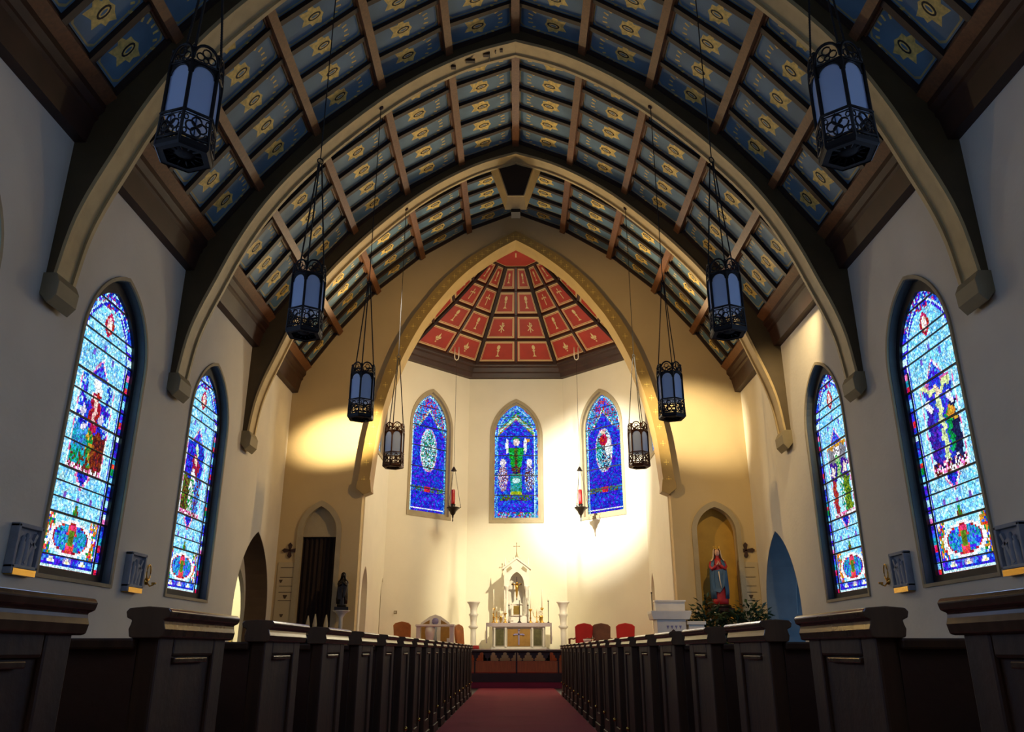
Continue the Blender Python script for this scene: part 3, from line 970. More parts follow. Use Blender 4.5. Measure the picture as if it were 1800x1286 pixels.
EMB = {
    'chalice': [circ(0, .3, .13, .17), [(-.035, .16), (.035, .16), (.035, -.3), (-.035, -.3)], [(-.14, -.38), (.14, -.38), (.05, -.28), (-.05, -.28)], [(-.12, .1), (.12, .1), (.03, -.05), (-.03, -.05)]],
    'fleur': [[(0, .36), (.09, .12), (.03, -.1), (-.03, -.1), (-.09, .12)], [(.04, 0), (.2, .12), (.24, -.02), (.1, -.12)], [(-.04, 0), (-.2, .12), (-.24, -.02), (-.1, -.12)], [(-.12, -.12), (.12, -.12), (.12, -.18), (-.12, -.18)], [(0, -.2), (.07, -.34), (-.07, -.34)]],
    'chirho': [[(-.03, -.36), (.03, -.36), (.03, .36), (-.03, .36)], [(-.22, -.22), (-.17, -.25), (.2, .14), (.15, .18)], [(.22, -.22), (.17, -.25), (-.2, .14), (-.15, .18)], [(.0, .36), (.14, .3), (.14, .16), (0, .12), (0, .17), (.09, .2), (.09, .27), (0, .31)]],
    'cross': [[(-.03, -.38), (.03, -.38), (.03, .36), (-.03, .36)], [(-.2, .12), (.2, .12), (.2, .18), (-.2, .18)], [(-.24, .06), (-.16, .06), (-.2, .24)], [(.24, .06), (.16, .06), (.2, .24)], [(-.07, .3), (.07, .3), (0, .42)]],
}
panel_mb = MB(); panel_mb.T = TF
rib_mb = MB(); rib_mb.T = TF
def V(p): return Vector(p)
for k in (-2, -1, 0, 1, 2):
    for i in range(4):
        (r0, z0), (r1, z1) = rings[i], rings[i + 1]
        A, B = V(oct_pt(k + 1, r0, z0)), V(oct_pt(k, r0, z0))   # left/right bottom seen from below
        D, E_ = V(oct_pt(k + 1, r1, z1)), V(oct_pt(k, r1, z1))
        nrm = (B - A).cross(D - A).normalized()
        if nrm.z > 0: nrm = -nrm
        def Q(u, v, lay=0.):
            lo = A.lerp(B, u); hi = D.lerp(E_, u)
            return lo.lerp(hi, v) + nrm * lay
        panel_mb.face([Q(0, 0), Q(1, 0), Q(1, 1), Q(0, 1)], 0)
        wl = (A - B).length; wh = (D - E_).length; hl = ((A + B) / 2 - (D + E_) / 2).length
        for hf in (0, 1):
            def q2(x, y, lay, hf=hf):
                # metre insets: x from -1..1, y 0..1 with margins
                v = y
                wv = wl + (wh - wl) * v
                m = .085 / wv
                u0, u1 = (m * .9, .5 - m * .8) if hf == 0 else (.5 + m * .8, 1 - m * .9)
                return Q(u0 + (u1 - u0) * (x * .5 + .5), v, lay)
            m0 = .07 / hl
            def rect(e, lay):
                wm = (wl + wh) / 4
                ex = 2 * e / wm; ey = e / hl
                return [q2(-1 + ex, m0 + ey, lay), q2(1 - ex, m0 + ey, lay), q2(1 - ex, 1 - m0 - ey, lay), q2(-1 + ex, 1 - m0 - ey, lay)]
            for (e0, e1, mi, lay) in ((0, .035, 1, .004), (.055, .07, 1, .004)):
                o, n_ = rect(e0, lay), rect(e1, lay)
                for j in range(4):
                    j2 = (j + 1) % 4
                    panel_mb.face([o[j], o[j2], n_[j2], n_[j]], mi)
            if k == 0: key = ['chalice', 'chirho', 'chalice', 'chalice'][i]
            else: key = ['fleur', 'chalice', 'cross', 'chalice'][i]
            wm = (wl + wh) / 4
            sc_ = min(.56, .46 * wm / .5)
            for poly in EMB[key]:
                panel_mb.face([q2(x * sc_ * 2 / wm * .95, .5 + y * sc_ / hl * .95, .005) for x, y in poly], 1)
    # ribs: at vertices, centre line
    def beam(p, q, w, dpt, up):
        p, q = V(p), V(q); d = (q - p).normalized(); sd = d.cross(up).normalized(); u2 = sd.cross(d).normalized()
        if u2.z > 0: u2 = -u2
        c = [p + sd * w - u2 * .03, p - sd * w - u2 * .03, p - sd * w + u2 * dpt, p + sd * w + u2 * dpt]
        e = [x + (q - p) for x in c]
        rib_mb.faces(c + e, [(0, 1, 2, 3), (7, 6, 5, 4), (0, 4, 5, 1), (1, 5, 6, 2), (2, 6, 7, 3), (3, 7, 4, 0)])
    for i in range(4):
        (r0, z0), (r1, z1) = rings[i], rings[i + 1]
        m0 = (V(oct_pt(k, r0, z0)) + V(oct_pt(k + 1, r0, z0))) / 2; m1 = (V(oct_pt(k, r1, z1)) + V(oct_pt(k + 1, r1, z1))) / 2
        beam(m0, m1, .04, .05, Vector((0, 0, 1)))
        for kk in (k, k + 1):
            beam(oct_pt(kk, r0, z0), oct_pt(kk, r1, z1), .06, .09, Vector((0, 0, 1)))
    for i in range(5):
        r0, z0 = rings[i]
        beam(oct_pt(k + 1, r0, z0), oct_pt(k, r0, z0), .045 if i else .06, .05, Vector((0, 0, 1)))
capz = rings[-1][1]
panel_mb.face([oct_pt(k, .86, capz) for k in range(8)], 0)
for k in range(8):
    panel_mb.face([oct_pt(k, .84, capz - .005), oct_pt(k + 1, .84, capz - .005), oct_pt(k + 1, .79, capz - .005), oct_pt(k, .79, capz - .005)], 1)
panel_mb.face([(-.02, YC - .12, capz - .006), (.02, YC - .12, capz - .006), (.02, YC + .18, capz - .006), (-.02, YC + .18, capz - .006)], 1)
panel_mb.build('dome_panel', ['red', 'cream'], apse)
rib_mb.build('dome_rib', 'cornice', apse)
# vault closing above the straight part between arch and octagon
mb = MB(); mb.T = TF
for s in (-1, 1):
    t = math.tan(R(22.5))
    for i in range(4):
        (r0, z0), (r1, z1) = rings[i], rings[i + 1]
        mb.face([(s * r0, YC - r0 * t, z0), (s * r0, 21.3, z0), (s * r1, 21.3, z1), (s * r1, YC - r1 * t, z1)])
mb.face([(-.9, 21.3, capz + .01), (.9, 21.3, capz + .01), (.9, YC, capz + .01), (-.9, YC, capz + .01)])
mb.face([(-4.2, 21.2, capz + .3), (4.2, 21.2, capz + .3), (4.2, 28, capz + .3), (-4.2, 28, capz + .3)])
mb.build('vault_panel', 'red', apse)

# ------------------------------------------------------------------ floors, rear wall
mb = MB(); mb.box(-7.6, 7.6, -3.2, 28, -.2, 0)
tag(mb.build('floor', 'floor', kind='structure'), 'dark nave floor under the pews', 'floor')
mb = MB(); mb.box(-.9, .9, -3, 20.74, 0, .012)
tag(mb.build('aisle_carpet', 'carpet'), 'long dark red carpet running down the central aisle', 'carpet')
mb = MB(); mb.box(-6.15, 6.15, 20.75, 20.99, .0, .14); mb.box(-4.0, 4.0, 20.98, 27.2, 0, .3); mb.box(-4.0, 4.0, 21.35, 27.2, .28, .5)
tag(mb.build('floor_sanctuary', 'carpet', kind='structure'), 'red carpeted steps rising to the sanctuary', 'step')
mb = MB(); mb.box(-2.3, 2.35, 23.9, 27.1, .5, .88); mb.box(-2.0, 2.05, 23.9, 27.1, .5, .9)
tag(mb.build('floor_altar_platform', 'marble', kind='structure'), 'pale marble platform under the altar', 'platform')
mb = MB(); mb.box(-6.9, 6.9, -3.5, -3.3, -.2, 13.6); mb.box(-6.9, -.9, -3.3, -3.2, -.2, 13.6); mb.box(.9, 6.9, -3.3, -3.2, -.2, 13.6); mb.box(-.9, .9, -3.3, -3.2, -.2, 4.2); mb.box(-.9, .9, -3.3, -3.2, 8.5, 13.6)
tag(mb.build('wall_rear', 'plaster', kind='structure'), 'rear wall of the nave behind the camera', 'wall')

# side chapel beyond the left archway, alcove beyond the right one
mb = MB()
mb.box(-10.2, -6.95, 24.0, 24.2, -.2, 4.6); mb.box(-10.3, -10.1, 17, 24.2, -.2, 4.6); mb.box(-10.2, -6.95, 16.8, 17.0, -.2, 4.6); mb.box(-10.2, -6.9, 17, 24.2, 4.4, 4.6); mb.box(-6.85, -6.75, 20.62, 24.2, -.2, 4.6)
tag(mb.build('wall_side_chapel', 'apse', kind='structure'), 'bright yellow walls of the side chapel seen through the left archway', 'wall')
mb = MB(); mb.box(6.94, 8.5, 20.6, 20.8, -.2, 4.4); mb.box(8.4, 8.6, 17.5, 20.8, -.2, 4.4); mb.box(6.94, 8.5, 17.4, 17.6, -.2, 4.4); mb.box(6.94, 8.5, 17.4, 20.8, 4.2, 4.4)  # alcove plaster carries its shade in the wall colour
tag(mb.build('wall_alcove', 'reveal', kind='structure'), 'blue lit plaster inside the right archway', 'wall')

mb = plate('wall_chapel_arch', [(17.0, -.15), (20.62, -.15), (20.62, 4.4), (17.0, 4.4)], [arch_outline(19.35, 1.25, .02, 1.55, 2.95)], .1, frame_mtx((-6.79, 0, 0), (0, 1, 0), (0, 0, 1)), 'plaster', kind='structure')
tag(mb, 'lower inner arch of the side chapel behind the left archway', 'wall')
for s in (-1, 1):
    mb = MB()
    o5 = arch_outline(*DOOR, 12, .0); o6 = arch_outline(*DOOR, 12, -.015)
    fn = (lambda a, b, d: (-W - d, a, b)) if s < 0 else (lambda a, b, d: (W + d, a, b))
    mb.strip(o5[1:], o6[1:], (.004, .54 if s < 0 else .74), fn)  # right strip repeats the shade-darkened reveal colour
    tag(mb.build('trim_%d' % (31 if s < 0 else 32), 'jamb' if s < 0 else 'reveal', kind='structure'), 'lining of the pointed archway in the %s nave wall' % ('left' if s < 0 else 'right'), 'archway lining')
# ------------------------------------------------------------------ lanterns
def hexpt(k, r, z, ph=0.):
    a = 2 * PI * (k + ph) / 6
    return Vector((r * math.cos(a), r * math.sin(a), z))

def make_lantern(metal, hook_z, bottom_z):
    """root at the bottom centre"""
    t = empty('hanging_lantern')
    H0 = 1.02
    # base dish
    mb = MB()
    mb.lathe([(.255, .0), (.275, .02), (.275, .06), (.25, .075)], 6, smooth=False, capb=False, capt=False)
    mb.lathe([(.19, .005), (.255, .005), (.255, .03), (.19, .03)], 6, smooth=False, capb=False, capt=False)
    mb.lathe([(.0, .04), (.07, .035), (.1, .05), (.2, .055)], 18, capb=False)
    for k in range(12):
        a = 2 * PI * k / 12
        mb.tube([(.1 * math.cos(a), .1 * math.sin(a), .03), (.2 * math.cos(a), .2 * math.sin(a), .02)], .008, 5)
    mb.build('base', metal, t)
    # openwork band
    mb = MB()
    for k in range(6):
        a, b = hexpt(k, .262, 0), hexpt(k + 1, .262, 0)
        def Q(u, z): return a.lerp(b, u) + Vector((0, 0, z))
        mb.tube([Q(0, .33), Q(1, .33)], .013, 6)
        mb.tube([Q(0, .30), Q(1, .30)], .007, 5)
        mb.tube([Q(0, .09), Q(1, .09)], .012, 6)
        for (cu, cz, r) in ((.5, .245, .045), (.5, .145, .045), (.3, .195, .045), (.7, .195, .045)):
            L = .262
            mb.tube([Q(cu + math.cos(2 * PI * j / 12) * r / L, cz + math.sin(2 * PI * j / 12) * r) for j in range(12)], .009, 5, closed=True)
        mb.ball(Q(.5, .195), .018, 8)
        for (cu, cz) in ((.12, .13), (.88, .13), (.12, .26), (.88, .26)):
            mb.tube([Q(cu + math.cos(2 * PI * j / 8) * .07, cz + math.sin(2 * PI * j / 8) * .025) for j in range(8)], .007, 5, closed=True)
    mb.build('openwork_band', metal, t)
    # posts and crest
    for k in range(6):
        mb = MB()
        mb.tube([hexpt(k, .262, .02), hexpt(k, .25, .35), hexpt(k, .25, .8), hexpt(k, .245, .9), hexpt(k, .235, .97)], .016, 6)
        mb.ball(hexpt(k, .235, .98), .022, 8)
        mb.build('post', metal, t)
        a, b = hexpt(k, .246, 0), hexpt(k + 1, .246, 0)
        def Q(u, z): return a.lerp(b, u) + Vector((0, 0, z))
        mb = MB()
        # pane arch spandrel, solid sheet between pane arch and crest base
        n = 10
        pts = [(.5 - .42 * math.cos(PI * j / n), .72 + .095 * math.sin(PI * j / n)) for j in range(n + 1)]
        for j in range(n):
            p, q = pts[j], pts[j + 1]
            mb.face([Q(*p), Q(*q), Q(q[0], .835), Q(p[0], .835)])
        mb.face([Q(0, .35), Q(.08, .35), Q(.08, .835), Q(0, .835)]); mb.face([Q(.92, .35), Q(1, .35), Q(1, .835), Q(.92, .835)])
        mb.tube([Q(*p) for p in pts], .009, 5)
        mb.tube([Q(0, .835), Q(1, .835)], .012, 6)
        # rounded crest
        cp = [(.5 - .47 * math.cos(PI * j / n), .86 + .165 * math.sin(PI * j / n) ** .8) for j in range(n + 1)]
        mb.tube([Q(*p) for p in cp], .014, 6)
        for (cu, cz, r) in ((.5, .95, .04), (.28, .895, .036), (.72, .895, .036), (.5, .875, .025)):
            mb.tube([Q(cu + math.cos(2 * PI * j / 10) * r / .246, cz + math.sin(2 * PI * j / 10) * r) for j in range(10)], .008, 5, closed=True)
        mb.build('crest', metal, t)
        mb = MB()
        c, d = hexpt(k, .236, 0), hexpt(k + 1, .236, 0)
        def Q2(u, z): return c.lerp(d, u) + Vector((0, 0, z))
        mb.face([Q2(.02, .34), Q2(.98, .34), Q2(.98, .83), Q2(.02, .83)])
        mb.build('pane', 'frost', t)
    # suspension: three thin chains to a ring, one cord to the hook
    mb = MB()
    rz = 7.35 - bottom_z
    for k in (0, 2, 4):
        p, q = hexpt(k, .22, .95), hexpt(k, .03, rz)
        mb.tube([p, q], .008, 5)
        for j in range(60):
            m = p.lerp(q, (j + .5) / 60)
            mb.tube([m + Vector((0, 0, -.016)), m + Vector((0, 0, .016))], .0125, 4)
    mb.tube([(.045 * math.cos(2 * PI * j / 12), 0, rz + .045 + .045 * math.sin(2 * PI * j / 12)) for j in range(12)], .01, 5, closed=True)
    mb.build('chain', 'chain', t)
    hz = hook_z - bottom_z
    mb = MB(); mb.tube([(0, 0, rz + .08), (0, 0, hz - .06)], .009, 6)
    mb.build('cord', 'chain', t)
    mb = MB(); mb.lathe([(.02, -.08), (.055, -.05), (.06, -.02), (.045, .05)], 12, (0, 0, hz))
    mb.build('ceiling_hook', 'cornice', t)
    return t

HX = 2.78
lant_y = {1: 5.68, 2: 9.68, 3: 13.68, 4: 17.68}
l_lab = {(1, -1): 'large dark iron hanging lantern at upper left, nearest the camera', (1, 1): 'large dark iron hanging lantern at upper right, nearest the camera',
         (2, -1): 'second hanging lantern on the left, in front of the second truss', (2, 1): 'second hanging lantern on the right, in front of the second truss',
         (3, -1): 'third hanging lantern on the left, beside the bright spot on the chancel wall', (3, 1): 'third hanging lantern on the right, above the arch foot',
         (4, -1): 'smallest hanging lantern on the left, inside the chancel arch opening', (4, 1): 'smallest hanging lantern on the right, warm bronze against the apse'}
proto = None
rots = {(1, -1): 12, (1, 1): -9, (2, -1): 4, (2, 1): -4, (3, -1): 2, (3, 1): 6, (4, -1): -6, (4, 1): 12}
protoB = None
for i in (1, 2, 3, 4):
    for s in (-1, 1):
        if i < 4:
            if proto is None: proto = o = make_lantern('iron', 11.42, 4.72)
            else: o = copy_tree(proto)
        else:
            if protoB is None: protoB = o = make_lantern('bronze', 11.42, 4.72)
            else: o = copy_tree(protoB)
        o.location = (s * HX, lant_y[i], 4.74)
        o.scale = (.9, .9, 1)
        o.rotation_euler = (0, 0, R(30 + rots[(i, s)]))
        tag(o, l_lab[(i, s)], 'lantern', 'hanging lanterns of the nave')

# ------------------------------------------------------------------ pews
def make_pew(s):
    """root at aisle end, front; local +x away from the aisle, y towards altar"""
    t = empty('church_pew')
    L = 4.35
    D = .5
    sx = s
    X = lambda x: sx * x
    def bx(mb, x0, x1, y0, y1, z0, z1, mi=0):
        a, b = sorted((X(x0), X(x1))); mb.box(a, b, y0, y1, z0, z1, mi)
    for xo in (0, L):
        mb = MB()
        th = .055
        # frame of the end panel with a sunk middle
        bx(mb, xo + .012, xo + th - .01, -D + .03, -.03, .08, .89)
        bx(mb, xo, xo + th, -D, -D + .1, 0, .9); bx(mb, xo, xo + th, -.1, 0, 0, .9)
        bx(mb, xo, xo + th, -D + .1, -.1, .845, .9); bx(mb, xo, xo + th, -D + .1, -.1, 0, .2)
        ep = mb.build('end_panel', 'pew', t, bevel=.008)
        mb = MB()
        pr = [(-.006, .890), (-.016, .893), (-.020, .912), (-.016, .924), (-.014, .934), (-.028, .940), (-.032, .955), (-.024, .964), (.03, .968)]
        pr = pr + [(th - a, b) for a, b in pr[::-1]][1:]
        sg = 1 if s > 0 else -1
        mb.prism(pr, lambda a, b, d: (X(xo + a), d, b), -D - .02, .02)
        mb.build('cap_moulding', 'pewgloss', ep, bevel=.003)
        if xo == 0:
            mb = MB(); bx(mb, xo - .006, xo + .02, -D + .105, -.16, .828, .842)
            mb.build('panel_ledge', 'pewgloss', ep, bevel=.003)
            mb = MB(); bx(mb, xo - .012, xo + th, -D - .01, .01, 0, .09)
            mb.build('plinth', 'pew', ep, bevel=.006)
            mb = MB(); mb.ball((X(xo - .012), -.16, .26), .016, 10)
            mb.build('kneeler_stud', 'brass', ep)
    mb = MB()
    bk = [(-D + .02, .38), (-D - .0, .87), (-D + .03, .87), (-D + .06, .38)]
    a, b = sorted((X(.055), X(L)))
    mb.prism([(y, z) for y, z in bk], lambda p, q, d: (d, p, q), a, b)
    mb.build('backrest', 'pewdark', t)
    mb = MB(); bx(mb, .055, L, -D - .025, -D + .045, .862, .89)
    mb.build('back_rail', 'pew', t, bevel=.006)
    mb = MB(); bx(mb, .055, L, -D + .04, -.03, .40, .435)
    mb.build('seat', 'pew', t, bevel=.006)
    mb = MB(); bx(mb, .055, L, -D + .02, -D + .05, .1, .4)
    mb.build('back_skirt', 'pewdark', t)
    mb = MB(); bx(mb, .3, L - .3, -D - .3, -D - .16, .16, .22); bx(mb, .6, .65, -D - .26, -D + .03, .1, .16)
    mb.build('kneeler', 'velvet', t, bevel=.01)
    return t
words_ = ['first', 'second', 'third', 'fourth', 'fifth', 'sixth', 'seventh', 'eighth', 'ninth', 'tenth', 'eleventh', 'twelfth', 'thirteenth', 'fourteenth', 'fifteenth', 'sixteenth', 'seventeenth', 'eighteenth']
for s, side in ((-1, 'left'), (1, 'right')):
    p0 = None
    for k in range(18):
        if p0 is None: p0 = o = make_pew(s)
        else: o = copy_tree(p0)
        o.location = (s * .92, 1.74 + .922 * k, 0)
        lab = 'dark oak pew left of the aisle, %s row from the camera' if s < 0 else 'dark oak pew right of the aisle, %s row from the camera'
        tag(o, lab % words_[k], 'pew', 'pews along the aisle')

# ------------------------------------------------------------------ communion rail
rail = thing('communion_rail', 'low oak communion rail with pierced trefoil band across the sanctuary steps', 'rail', (0, 20.78, .14))
holes = []
mtx = frame_mtx((0, 0, 0), (1, 0, 0), (0, 0, 1))
for i in range(-12, 13):
    cx = i * .285 + .0
    if abs(cx) > 3.9: continue
    tri = [(cx + q, z) for q, z in ((-.12, .485), (.12, .485), (.135, .52), (.115, .55), (.08, .56), (.09, .6), (.06, .62), (.04, .615), (.05, .65), (.025, .675), (-.025, .675), (-.05, .65), (-.04, .615), (-.06, .62), (-.09, .6), (-.08, .56), (-.115, .55), (-.135, .52))]
    holes.append(tri)
o = plate('pierced_band', [(-4.0, .47), (4.0, .47), (4.0, .685), (-4.0, .685)], holes, .03, mtx, 'pewdark', rail)
mb = MB(); mb.box(-4.05, 4.05, -.09, .09, .685, .725)
mb.build('hand_rail', 'pewdark', rail, bevel=.01)
mb = MB(); mb.box(-4.0, -.006, -.025, .025, .22, .47); mb.box(.006, 4.0, -.025, .025, .22, .47)
mb.box(-.4, .4, -.02, .02, .22, .46)
mb.build('lower_panel', 'orange', rail)
mb = MB(); mb.box(-4.0, 4.0, -.035, .035, .46, .478)
mb.build('moulding', 'orange', rail)
mb = MB(); mb.box(-4.0, 4.0, -.04, .04, 0, .2)
mb.build('base_board', 'pewdark', rail)
for x in (-3.98, -1.02, 0, 1.02, 3.98):
    mb = MB(); mb.box(x - .02, x + .02, -.035, .035, 0, .69)
    mb.build('rail_post', 'pewdark', rail)
# pale marble step front behind the pierced band
mb = MB(); mb.box(-.66, .74, 21.45, 21.7, .5, .88)
o = mb.build('marble_bench', 'cream', bevel=.01); tag(o, 'low pale marble block standing behind the middle of the communion rail', 'marble block')
for s in (-1, 1):
    mb = MB(); mb.box(min(s * .85, s * 3.4), max(s * .85, s * 3.4), 21.45, 21.6, .5, .84)
    o = mb.build('oak_kneeler_screen', 'orange', bevel=.01); tag(o, 'orange oak board behind the %s part of the communion rail' % ('left' if s < 0 else 'right'), 'board')

# ------------------------------------------------------------------ altar
AX, AY = .07, 25.3
alt = thing('altar', 'white marble altar with gold panels and a draped cloth under the centre window', 'altar', (AX, AY, .9))
mb = MB()
mb.box(-.80, .80, 0, .7, .0, .66)
mb.build('body', 'marbledim', alt, bevel=.01)
mb = MB(); mb.box(-.83, .83, -.03, .73, 0, .06); mb.build('plinth', 'marble', alt, bevel=.008)
for s in (-1, 1):
    mb = MB(); mb.box(s * .57 - .12, s * .57 + .12, -.012, .0, .1, .58); mb.build('side_panel', 'greenpanel', alt)
    for x in (.40, .74):
        mb = MB(); mb.lathe([(.035, .06), (.035, .09), (.022, .11), (.022, .55), (.035, .58), (.04, .64)], 12, (s * x, -.03, 0)); mb.build('colonnette', 'marble', alt)
mb = MB(); mb.box(-.34, .34, -.012, 0, .08, .58); mb.build('centre_panel', 'goldcloth', alt)
mb = MB(); mb.box(-.02, .02, -.03, -.012, .12, .56); mb.box(-.14, .14, -.03, -.012, .40, .44)
for a, b in ((-.14, .42), (.14, .42), (0, .56)): mb.lathe([(.035, -.03), (.035, 0)], 8, (a, -.02, b))
mb.build('cross_emblem', 'lilac', alt)
mb = MB(); mb.box(-.95, .95, -.08, .78, .66, .74); mb.build('table_slab', 'marble', alt, bevel=.01)
mb = MB()
mb.box(-.98, .98, -.105, .79, .738, .75); mb.box(-.98, .98, -.11, -.1, .64, .75)
for s, dz in ((-1, .12), (1, .10)):
    mb.box(min(s * .99, s * .97), max(s * .99, s * .97), -.11, .5, dz + .05, .75)
mb.build('altar_cloth', 'cloth', alt)

gr = thing('reredos', 'white gabled marble canopy with a crucifix niche rising behind the altar', 'altarpiece', (AX - .06, AY + .75, .9))
mb = MB()
mb.box(-.42, .42, 0, .42, .0, .98); mb.build('base_block', 'marble', gr, bevel=.01)
for s in (-1, 1):
    mb = MB(); mb.prism([(s * .42, .7), (s * .75, .7), (s * .75, .82), (s * .6, .86), (s * .42, 1.05)], lambda a, b, d: (a, d, b), .1, .4); mb.build('shoulder', 'marble', gr)
    mb = MB(); mb.lathe([(.07, .96), (.07, 1.02), (.045, 1.06), (.045, 1.75), (.06, 1.8), (.085, 1.86), (.085, 1.9)], 12, (s * .31, .08, 0)); mb.build('column', 'marble', gr)
    mb = MB(); mb.lathe([(.06, 2.38), (.06, 2.5), (.035, 2.52), (.03, 2.6), (.008, 2.78)], 8, (s * .37, .1, 0)); mb.build('pinnacle', 'marble', gr)
# canopy front with arch
o1 = arch_outline(0, .23, 1.55, 1.95, 2.32, 10)
plate('gable_front', [(-.4, 1.88), (-.235, 1.88), (-.235, 1.95)] + [(-x, 1.95 + z) for x, z in arch_curve(.23, .37, 10)][1:-1] + [(.235, 1.95), (.235, 1.88), (.4, 1.88), (.4, 2.42), (0, 2.72), (-.4, 2.42)], [], .1, frame_mtx((0, .06, 0), (1, 0, 0), (0, 0, 1)), 'marble', gr)
mb = MB()
for s in (-1, 1):
    mb.prism([(0, 2.72), (s * .45, 2.39), (s * .47, 2.43), (0, 2.79)], lambda a, b, d: (a, d, b), -.03, .5)
mb.build('gable_roof', 'marble', gr)
mb = MB(); mb.box(-.4, -.37, .1, .5, 1.0, 2.42); mb.box(.37, .4, .1, .5, 1.0, 2.42); mb.box(-.4, .4, .46, .5, .9, 2.45); mb.build('back_wall', 'marble', gr)
mb = MB()
for s in (-1, 1):
    mb.prism([(s * .14, 2.42), (s * .31, 2.3), (s * .33, 2.4), (s * .2, 2.5)], lambda a, b, d: (a, d, b), -.005, .012)
mb.build('spandrel_inset', 'stone', gr)
mb = MB()
for s in (-1, 1):
    for u in (.2, .5, .8): mb.ball((s * .46 * u, 0, 2.79 - .36 * u + .03), .03, 8)
mb.build('crockets', 'marble', gr)
mb = MB()
mb.tube([(0, .05, 2.77), (0, .05, 3.24)], .012, 6); mb.tube([(-.085, .05, 3.12), (.085, .05, 3.12)], .012, 6)
for p in ((-.085, 3.12), (.085, 3.12), (0, 3.22)): mb.ball((p[0], .05, p[1]), .02, 8)
mb.lathe([(.05, 2.76), (.03, 2.85), (.015, 2.95)], 8, (0, .05, 0))
mb.build('roof_cross', 'stone', gr)
# tabernacle
mb = MB(); mb.box(-.17, .17, -.06, .1, .98, 1.32); mb.prism([(-.2, 1.32), (.2, 1.32), (0, 1.45)], lambda a, b, d: (a, d, b), -.08, .12); mb.build('tabernacle', 'marble', gr, bevel=.006)
mb = MB(); mb.box(-.1, .1, -.075, -.058, 1.02, 1.28); mb.build('tabernacle_door', 'brass', gr)

tabn = [c for c in gr.children if c.name.startswith('tabernacle')]
tabn[1].parent = tabn[0]
cr = thing('crucifix', 'bronze crucifix standing in the canopy niche above the altar', 'crucifix', (AX - .06, AY + .9, 2.2))
mb = MB(); mb.box(-.016, .016, 0, .03, .1, .88); mb.box(-.17, .17, 0, .03, .62, .66); mb.lathe([(.1, 0), (.09, .04), (.03, .08), (.02, .14)], 12, (0, .015, 0)); mb.build('cross', 'pewdark', cr)
mb = MB()
mb.lathe([(.012, .22), (.028, .3), (.034, .38), (.042, .46), (.05, .54), (.055, .6), (.02, .63)], 10, (0, -.03, 0), sx=1, sy=.7)
mb.tube([(0, -.03, .6), (-.08, -.03, .64), (-.16, -.02, .68)], .018, 6, r1=.01); mb.tube([(0, -.03, .6), (.08, -.03, .64), (.16, -.02, .68)], .018, 6, r1=.01)
mb.ball((.008, -.04, .68), .034, 10, sz=1.2)
mb.build('corpus', 'brass', cr)

# candlesticks
def candlestick(x, y, z, h, ch, label, metal='brass', r=.018, name='candlestick'):
    t = thing(name, label, 'candlestick', (x, y, z), 0, 'candlesticks on the altar')
    mb = MB()
    mb.lathe([(.075, 0), (.07, .03), (.03, .06), (.02, h * .3), (.035, h * .36), (.018, h * .45), (.018, h * .8), (.03, h * .86), (.05, h * .93), (.055, h)], 12)
    mb.build('stand', metal, t)
    mb = MB(); mb.lathe([(r, 0), (r, ch), (r * .3, ch + .02)], 10, (0, 0, h)); mb.build('candle', 'candle', t)
    return t
zt = 1.65
cs = [(-.78, .45, .55), (-.42, .30, .42), (.36, .42, .5), (.72, .46, .55)]
labs = ['tall candlestick at the left end of the altar', 'tall candlestick between the left end of the altar and the canopy', 'tall candlestick just right of the altar canopy', 'tall candlestick at the right end of the altar']
for (x, h, ch), lb in zip(cs, labs):
    candlestick(AX + x, AY + .5, zt, h, ch, lb)
for x, lb in ((-.68, 'three-armed low candelabrum left of the canopy on the altar'), (.55, 'three-armed low candelabrum right of the canopy on the altar')):
    t = thing('candelabrum', lb, 'candelabrum', (AX + x, AY + .25, zt), 0)
    mb = MB(); mb.lathe([(.06, 0), (.05, .02), (.015, .05), (.012, .34)], 10)
    for s in (-1, 1): mb.tube([(0, 0, .2), (s * .05, 0, .16), (s * .1, 0, .22), (s * .11, 0, .3)], .009, 6)
    mb.build('stand', 'brass', t)
    for k, (cx, cz) in enumerate(((-.11, .3), (0, .34), (.11, .3))):
        mb = MB(); mb.lathe([(.012, 0), (.012, .14)], 8, (cx, 0, cz)); mb.build('candle', 'candle', t)
for x, h, lb in ((-.30, .5, 'thin dark candle holder left of the tabernacle'), (.28, .5, 'thin dark candle holder right of the tabernacle'), (.9, .62, 'thin dark pole candle holder at the far right of the altar')):
    t = thing('candle_holder', lb, 'candle holder', (AX + x, AY + .1, zt))
    mb = MB(); mb.lathe([(.04, 0), (.03, .02), (.011, .04), (.011, h), (.025, h + .01), (.025, h + .03)], 10); mb.build('stand', 'blackbronze', t)
    mb = MB(); mb.lathe([(.011, 0), (.011, .1)], 8, (0, 0, h + .03)); mb.build('candle', 'candle', t)
t = thing('altar_cross', 'small dark standing cross at the centre front of the altar', 'cross', (AX + .02, AY + .05, zt))
mb = MB(); mb.lathe([(.07, 0), (.05, .03), (.02, .06), (.015, .12)], 10); mb.build('foot', 'blackbronze', t)
mb = MB(); mb.tube([(0, 0, .1), (0, 0, .66)], .012, 6); mb.tube([(-.09, 0, .52), (.09, 0, .52)], .012, 6); mb.build('cross', 'blackbronze', t)
